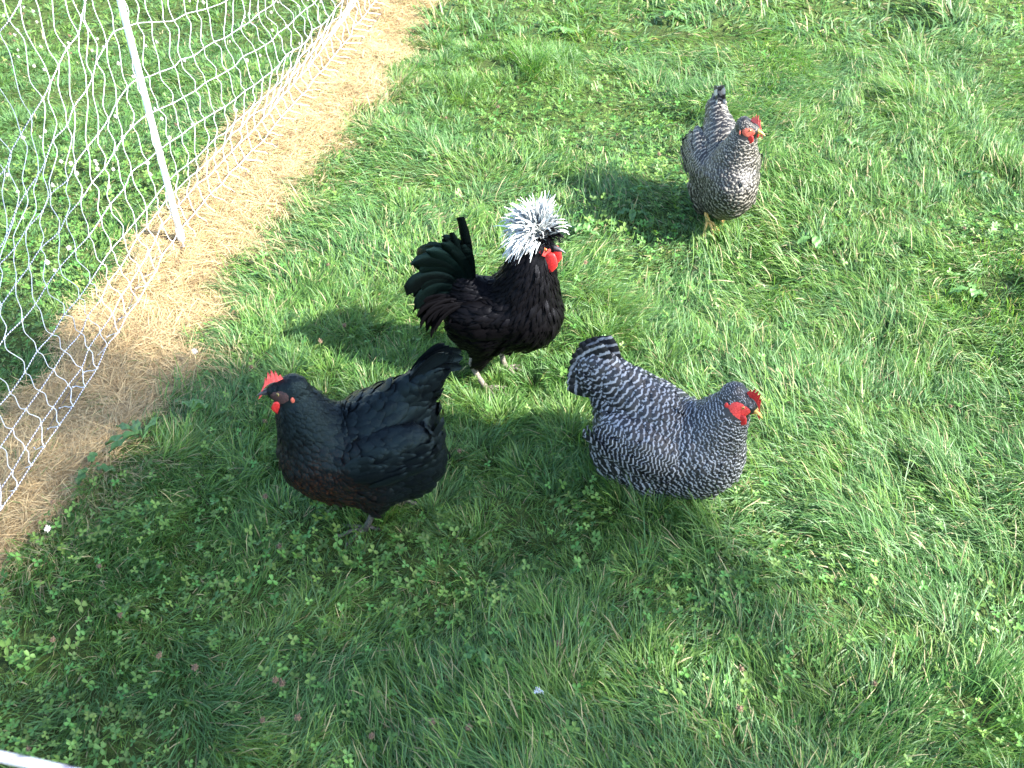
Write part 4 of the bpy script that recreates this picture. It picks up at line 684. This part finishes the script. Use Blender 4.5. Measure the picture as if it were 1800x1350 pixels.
for a0, a1, L, W in ((96, 30, .17, .032), (92, 0, .18, .038), (88, -40, .19, .040), (80, -70, .185, .042), (66, -85, .175, .040), (50, -95, .16, .038), (34, -100, .15, .034), (84, -30, .165, .042), (74, -60, .16, .042), (18, -95, .14, .030), (5, -95, .13, .026), (98, 50, .165, .03), (72, -110, .17, .024), (58, -70, .15, .024), (44, -120, .165, .022), (28, -110, .16, .020)):
    for sd in (1, -1):
        T.append(dict(root=(-.065, sd * .012, .245), a0=a0 + rrs.normal(0, 3), a1=a1 + rrs.normal(0, 6), yaw=sd * (.16 + .08 * rrs.random()), L=L * rrs.uniform(.82, 1.1), W=W * rrs.uniform(.75, 1.12), per=.02, tipw=rrs.uniform(.1, .45), side=sd * rrs.uniform(-.005, .02), rows=14, twist=rrs.normal(0, .12)))
T.append(dict(root=(-.062, 0, .25), a0=92, a1=74, yaw=.02, L=.200, W=.026, per=.02, tipw=.75)); T.append(dict(root=(-.070, -.006, .25), a0=86, a1=70, yaw=-.02, L=.165, W=.022, per=.02, tipw=.6))
for i in range(14):                            # dark inner fan filling the tail
    sd = 1 if i % 2 else -1; T.append(dict(root=(-.068, sd * .004, .248), a0=96 - i * 5.5, a1=70 - i * 9, yaw=sd * .06, L=.135 + .012 * math.sin(i), W=.044, per=.02, tipw=.4, mat=None))
for i in range(70):                            # drooping saddle hackles
    sd = 1 if i % 2 else -1; x = rrs.uniform(-.10, -.02)
    T.append(dict(root=(x, sd * rrs.uniform(.015, .045), .255 + (x + .05) * -.12 - .01), a0=rrs.uniform(-5, 25), a1=rrs.uniform(-95, -70), yaw=sd * rrs.uniform(.2, .7), L=rrs.uniform(.08, .135), W=.012, per=.02, tipw=.1, rows=9, mat=BLACKR))
e, f, M, rs = build_bird(dict(name='crested_rooster', seed=4, loc=(-.035, 1.975, gz(-.035, 1.975) + .010), heading=-10, cat='rooster', label='black crested rooster with white headdress and red wattles standing in sun',
    prims=rp, head=((.108, 0, .396), -8, -6, 1.05), lo=(-.2, -.13, .05), hi=(.2, .13, .45), point=.75, lift=.005,
    spine=[(.115, 0, .41), (.095, 0, .37), (.078, 0, .30), (.03, 0, .25), (-.03, 0, .24), (-.10, 0, .26)],
    ks=([0, .1, .3, .5, .75, 1], [.010, .030, .048, .045, .050, .05], [.005, .007, .010, .014, .013, .012], [.01] * 6), fmat=BLACKR, tmat=SICKLE,
    wing=[(13, .055, -.04, .235, .235, .040, .018, .003, -2, .01), (12, .045, -.05, .212, .212, .05, .018, .005, 0, .01), (10, .03, -.05, .196, .20, .062, .018, .007, 4, .01)],
    tail=T, beak=HORN, beak_len=.030, face=FACER, iris=IRISO, wattle=(.056, .042, .009, .022, -.004, .016), wmat=COMB, legm=PALEL, legr=.0066,
    legs=[([(.014, .04, .11), (.0, .042, .075), (.012, .044, .012)], .0, 0), ([(-.035, -.04, .11), (-.055, -.042, .085), (-.02, -.044, .014)], -.2, 0)]))
def crest(name, n, m, seed, azr, elr, Lr, label=None):
    rs = np.random.default_rng(seed); parts = []; C0 = xf(M, [(-.014, 0, .014)])[0]
    cl = [(rs.uniform(*azr), rs.uniform(*elr), rs.uniform(*Lr)) for _ in range(max(8, n // 13))]
    for i in range(n):
        az, el, Lc = cl[i % len(cl)]; az += rs.normal(0, .13); el += rs.normal(0, .13); side = abs(abs((az + math.pi) % (2 * math.pi) - math.pi)) < R(118); el = max(el, R(22)) if side and n > 100 else el; d = np.array([math.cos(az) * math.cos(el), math.sin(az) * math.cos(el), math.sin(el)]); d = np.array(M)[:3, :3] @ d
        L = .7 * Lc + .3 * rs.uniform(*Lr); W = rs.uniform(.0024, .0060); rows = 8; p = C0 + d * .014 + rs.normal(0, .006, 3); dirn = d.copy(); C = [p]
        g = rs.uniform(.18, .46) * (1.2 - el * .45)
        for k in range(rows - 1): dirn = dirn + np.array([0, 0, -g * (k / rows) * 1.6]) + rs.normal(0, .035, 3); dirn /= np.linalg.norm(dirn); p = p + dirn * L / (rows - 1); C.append(p)
        C = np.array(C); Tn = np.gradient(C, axis=0); Tn /= np.linalg.norm(Tn, axis=1)[:, None]; up = d + np.array([0, 0, .6]) + rs.normal(0, .35, 3); S_ = np.cross(Tn, up); S_ /= np.linalg.norm(S_, axis=1)[:, None]; Nn = np.cross(S_, Tn)
        wp = np.interp(np.linspace(0, 1, rows), [0, .3, .7, 1], [.3, .8, 1, .08]); V = []; F = []; tn = rs.random()
        for r_ in range(rows):
            for u in (-1, 0, 1): V.append(C[r_] + S_[r_] * W / 2 * wp[r_] * u + Nn[r_] * (.0012 * (1 - abs(u)))); F.append((0, tn, 0, r_ / rows))
        Q = [(3 * a + b, 3 * a + b + 1, 3 * a + b + 4, 3 * a + b + 3) for a in range(rows - 1) for b in range(2)]; parts.append((np.array(V), np.array(Q), np.zeros((0, 3), int), np.array(F)))
    g = join(parts); o = add(name, g[:3], m, e, attrs={'fc': g[3]}); tag(o, label, kind='stuff')
V, q, t = ball(xf(M, [(-.014, 0, .014)])[0], .021, 16, 12); put('crest_knob', mesh_np('crest_knob', V, q, t, attrs={'fc': np.tile([0, .3, 0, 0], (len(V), 1))}), CRESTW, e)
crest('crest', 460, CRESTW, 31, (R(92), R(270)), (R(-40), R(74)), (.046, .092), 'shaggy white crest')
crest('crest', 140, CRESTW, 32, (R(-115), R(115)), (R(52), R(89)), (.045, .080), 'shaggy white crest')
crest('crest_front', 120, BLACKR, 33, (R(-100), R(100)), (R(8), R(72)), (.030, .056), 'black feathers at the front of the crest')

# ---------------------------------------------------------------- clover heads
def clover_head(seed, brown):
    rs = np.random.default_rng(seed); parts = []
    n = 34; R0 = .0052
    parts.append((*ball((0, 0, 0), R0 * .55, 7, 5), ))
    for i in range(n):
        ph = math.acos(1 - 2 * (i + .5) / n * (.92 if not brown else .8)); a = i * 2.4; d = np.array([math.sin(ph) * math.cos(a), math.sin(ph) * math.sin(a), math.cos(ph)])
        if brown: d[2] -= .7; d /= np.linalg.norm(d)
        s = np.cross(d, [0, 0, 1.]); s = s / (np.linalg.norm(s) + 1e-6); L = R0 * rs.uniform(.8, 1.25); w_ = .0011
        V = np.array([d * .4 * R0 - s * w_, d * .4 * R0 + s * w_, d * L + s * w_ * .8 + (0, 0, .0008), d * L * 1.15, d * L - s * w_ * .8 + (0, 0, .0008)]); parts.append((V, np.array([(0, 1, 2, 4)]), np.array([(4, 2, 3)])))
    V, q, t, _ = join(parts); return mesh_np('clover_head', V, q, t, smooth=False)
WHC = mat('white_clover_petal', (.72, .68, .62), .7); noise_mix(WHC, (.52, .42, .36), (.78, .76, .70), 500)
BRC = mat('withered_clover_petal', (.22, .09, .05), .85); noise_mix(BRC, (.09, .055, .03), (.20, .135, .08), 500)
STM = mat('green_stem', (.09, .16, .05), .6)
HW_ = [clover_head(i, False) for i in range(3)]; HB_ = [clover_head(i + 5, True) for i in range(3)]
sv, sq, st_, *_ = tube([(0, 0, 0), (.002, .001, .03), (0, 0, .06)], .0007, 4); STEMME = mesh_np('stem', sv, sq, st_); STEMME.materials.append(STM)
def flower(x, y, h, brown, label, group, i, tw=0.):
    e = empty('clover_flower', (x, y, gz(x, y)), random.random() * 6); tag(e, label, 'flower', group); me = (HB_ if brown else HW_)[i % 3]
    o = put('flower_head', me, BRC if brown else WHC, e); o.location = (0, 0, h); s = random.uniform(.85, 1.2); o.scale = (s, s, s); o.rotation_euler = (random.uniform(-.5, .5), random.uniform(-.5, .5), 0)
    st = put('stem', STEMME, None, e); st.scale = (1, 1, h / .06)
cnt = 0
while cnt < 190:
    y = random.uniform(1.9, 5.4); x = random.uniform(-2.7, -.8)
    if x > np.interp(y, STR_L[:, 1], STR_L[:, 0]) - .03 or not in_view(np.array(x), np.array(y), .1): continue
    if N5(x * 3, y * 3) + random.random() * .5 < .55: continue
    b = random.random() < .18
    flower(x, y, random.uniform(.035, .07), b, 'small withered brown clover head standing in the grass beyond the netting' if b else 'small cream white clover head standing in the grass beyond the netting', 'withered clover heads beyond the netting' if b else 'white clover heads beyond the netting', cnt); cnt += 1
BRN = [(-.800, 1.136), (-.705, 1.2), (-.77, 1.30), (-.61, 1.11), (-.545, 1.09), (-.41, .99), (-.77, .93), (-.92, 1.475), (-.50, 1.50), (-.45, 1.37), (-.85, .99), (-.40, 1.06), (-.39, 1.06), (-.355, 1.00), (-.13, .98),
       (-.23, .97), (-.07, .97), (.08, 1.145), (.40, 1.105), (.62, 1.07), (.385, 1.03), (-.115, 1.68), (-.42, 2.12), (-.50, 2.4), (-.35, 2.9), (-.23, 3.4), (-.05, 3.5), (.02, 3.65), (.72, 1.42), (1.02, 1.85), (1.12, 1.58), (-.62, 1.95), (-.55, 1.75), (-.47, 2.05), (.36, 3.3), (.48, 3.1), (-.1, 2.75), (.2, 2.4), (1.3, 2.6), (.9, 3.9)]
for i, (x, y) in enumerate(BRN): flower(x, y, random.uniform(.03, .05), True, 'small withered brown clover head in the grass on the birds side', 'withered clover heads in the lawn', i)
flower(-.90, 1.395, .05, False, 'single fresh white clover flower at the edge of the straw, lower left', None, 0)
flower(-.765, 2.0, .045, False, 'white clover flower left of the black hen near the straw edge', None, 1)

# ---------------------------------------------------------------- broad leaved weeds
def leaf_geo(L, W, kind):
    n = 11; V = []; F = []
    for i in range(n):
        t = i / (n - 1)
        if kind == 'round': w_ = W * math.sqrt(max(0, 1 - (2 * t - 1) ** 2)) if t > 0 else .1 * W
        else: w_ = W * (math.sin(math.pi * t ** 1.5) ** .8 * .9 + .08 * (1 - t)) * (1 if kind == 'long' else .75 + .5 * abs(((t * 5) % 1) - .5))
        for u in (-1, -.5, 0, .5, 1): V.append((L * t, u * w_ / 2, .12 * W * abs(u) + .25 * L * t - .35 * L * t * t + .004 * math.sin(t * 14 + u * 3)))
    Q = [(5 * i + j, 5 * i + j + 1, 5 * i + j + 6, 5 * i + j + 5) for i in range(n - 1) for j in range(4)]
    V = np.array(V); c = np.full((len(V), 4), 1.); return V, np.array(Q), c
WEED = leaf_mat('broad_leaf', trans=.25, rough=.5)
def weed(x, y, n, L, W, kind, colr, label, az0=None, sp=2 * math.pi, h=.02):
    e = empty('broadleaf_weed', (x, y, gz(x, y) + h * .3)); tag(e, label, 'weed', 'broad leaved weeds in the lawn')
    for i in range(n):
        V, Q, c = leaf_geo(L * .85 * random.uniform(.75, 1.1), W * .8 * random.uniform(.85, 1.1), kind); a = (az0 or 0) + sp * (i + random.uniform(-.25, .25)) / max(n, 1); c[:, :3] = np.array(colr) * random.uniform(.8, 1.2)
        if kind == 'round': V[:, 0] += .012
        V = V @ np.array(Matrix.Rotation(random.uniform(.1, .35), 3, 'Y')).T * np.array([1, 1, -1]) * np.array([1, 1, -1]); V[:, 2] += h + .006 * i
        V = V @ np.array(Matrix.Rotation(a, 3, 'Z')).T; put('leaf', mesh_np('leaf', V, Q, attrs={'gc': c}), WEED, e)
G1 = (.075, .17, .05); G2 = (.10, .22, .06)
weed(-.80, 1.68, 5, .12, .026, 'lobed', G1, 'long toothed dandelion leaves reaching over the straw edge, left', R(95), R(140), .03)
weed(-.72, 1.78, 3, .08, .04, 'long', G2, 'broad upright leaf at the straw edge above the long toothed leaves', R(60), R(90), .03)
weed(-.89, 1.60, 3, .05, .022, 'round', G1, 'small dark round leaves at the straw edge, below the toothed leaves', 0)
weed(.205, 2.61, 6, .06, .024, 'long', G2, 'pale green rosette of broad leaves between the rooster and the far hen')
weed(1.12, 3.20, 4, .05, .036, 'round', G2, 'pair of pale round leaves right of the far hen', 0)
weed(.21, 4.3, 5, .06, .035, 'round', G2, 'cluster of round leaves near the top of the lawn, left one')
weed(.70, 4.5, 5, .06, .035, 'round', G2, 'cluster of round leaves near the top of the lawn, right of centre')
weed(-.06, 1.12, 5, .045, .018, 'long', G2, 'pale leafy rosette in the clover below the two front hens')
weed(.85, 2.55, 5, .05, .03, 'round', G2, 'flat round leaves in the grass to the right of the far hen')
weed(1.5, 3.0, 4, .07, .03, 'lobed', G1, 'toothed leaves at the far right of the lawn')
weed(1.22, 2.3, 4, .055, .03, 'round', G2, 'round pale leaves on the right side of the lawn, halfway down')
weed(.36, 2.72, 4, .05, .026, 'round', G1, 'dark green leaves in the shadow of the far hen', 0)

# shed white feather in the grass
fe = empty('shed_feather', (.042, 1.04, gz(.042, 1.04) + .03), .4); tag(fe, 'tiny white downy feather lying in the clover at the bottom middle', 'feather')
parts = []
for i in range(26):
    a = random.uniform(-1.2, 1.2); L = random.uniform(.005, .011); p0 = np.array([random.uniform(-.006, .006), 0, 0]); d = np.array([math.sin(a) * .5 + .3, math.cos(a) * random.choice([-1, 1]), .5 * random.random()]); parts.append(tube([p0, p0 + d * L * .5 + (0, 0, .001), p0 + d * L], [.0006, .0006, .0002], 4)[:3])
V, q, t, _ = join(parts); put('down', mesh_np('down', V, q, t), mat('white_down', (.8, .8, .82), .8), fe)
V, q, t, *_ = tube([(-.009, 0, 0), (0, 0, .001), (.009, .001, 0)], [.0008, .0007, .0003], 6); put('quill', mesh_np('quill', V, q, t), mat('quill_horn', (.6, .55, .45), .4), fe)

# ---------------------------------------------------------------- the tree that shades the near left of the lawn (stands off to the right, out of frame)
def shade_density(x, y):
    yb = np.interp(x, [-3.2, -1.6, -.95, -.45, -.02, .22, .45, .58, .66], [2.70, 2.42, 2.16, 1.95, 1.82, 1.70, 1.40, 1.05, .3])
    d = (.93 - .10 * sstep(-.1, .3, x)) * sstep(-.02, .14, yb - y) * (1 - .48 * sstep(-.6, -.9, x)) * (x < .66) * sstep(.7, .45, x)
    d = d * (1 - .42 * sstep(1.34, 1.10, y) * sstep(-.75, -.2, x)) * (1 - .5 * sstep(.12, .35, x) * sstep(1.45, 1.25, y))
    for cx, cy, rx, ry, a in ((-.42, 1.28, .20, .10, .75), (.30, 1.12, .16, .10, .8), (-.25, .95, .35, .06, .5), (.1, 1.30, .10, .06, .5), (-.95, 1.75, .18, .15, .35)):
        d = d * (1 - a * np.exp(-((x - cx) / rx) ** 2 - ((y - cy) / ry) ** 2))
    return d
def tree():
    n = 26000; gx = rng.uniform(-3.1, .75, n); gy = rng.uniform(-1.6, 2.8, n); k = rng.random(n) < shade_density(gx, gy); gx, gy = gx[k], gy[k]
    ell = np.clip(1 - ((gx + 1.1) / 2.4) ** 2 - ((gy - .6) / 2.5) ** 2, .02, 1); h = 7.0 + rng.uniform(-1, 1, len(gx)) * 1.7 * np.sqrt(ell)
    P = np.stack([gx, gy, np.zeros_like(gx)], -1) + S[None] * (h / S[2])[:, None]; n = len(P)
    a = rng.normal(0, 1, (n, 3)); a /= np.linalg.norm(a, axis=1)[:, None]; b = np.cross(a, rng.normal(0, 1, (n, 3))); b /= np.linalg.norm(b, axis=1)[:, None]
    L = rng.uniform(.04, .075, n)[:, None]; V = np.stack([P - a * L, P + b * L * .55, P + a * L, P - b * L * .55], 1).reshape(-1, 3); q = np.arange(n * 4).reshape(-1, 4)
    base = np.array([-1.1, .6, 0]) + S * (7.0 / S[2]); base[2] = 0
    e = empty('shade_tree', tuple(base)); tag(e, 'leafy tree standing off to the right outside the photo, shading the near left lawn', 'tree')
    c = np.repeat(np.array([.05, .10, .025]) * rng.uniform(.7, 1.3, n)[:, None], 4, 0); put('crown', mesh_np('crown', V - base, quads=q, attrs={'gc': np.concatenate([c, np.ones((len(c), 1))], 1)}), leaf_mat('tree_leaf'), e)
    bark = mat('bark', (.12, .09, .06), .9); noise_mix(bark, (.07, .05, .035), (.17, .13, .09), 14, bump=1, bscale=40, dist=.02); parts = [tube([(0, 0, -.2), (.02, .03, 1.5), (.0, .0, 3.2), (.05, 0, 5), (0, 0, 6.4)], [.22, .17, .14, .10, .05], 12)[:3]]
    for i in range(26):
        p = P[rng.integers(n)] - base; z0 = rng.uniform(2.8, 5.6); s0 = np.array([.02, .01, z0]); mid = (s0 + p) / 2 + np.array([0, 0, -.15]); parts.append(tube(smoothline([s0, mid, p], 4), np.linspace(.055, .008, 9), 7)[:3])
    V, q, t, _ = join(parts); put('trunk', mesh_np('trunk', V, q, t), bark, e)
tree()
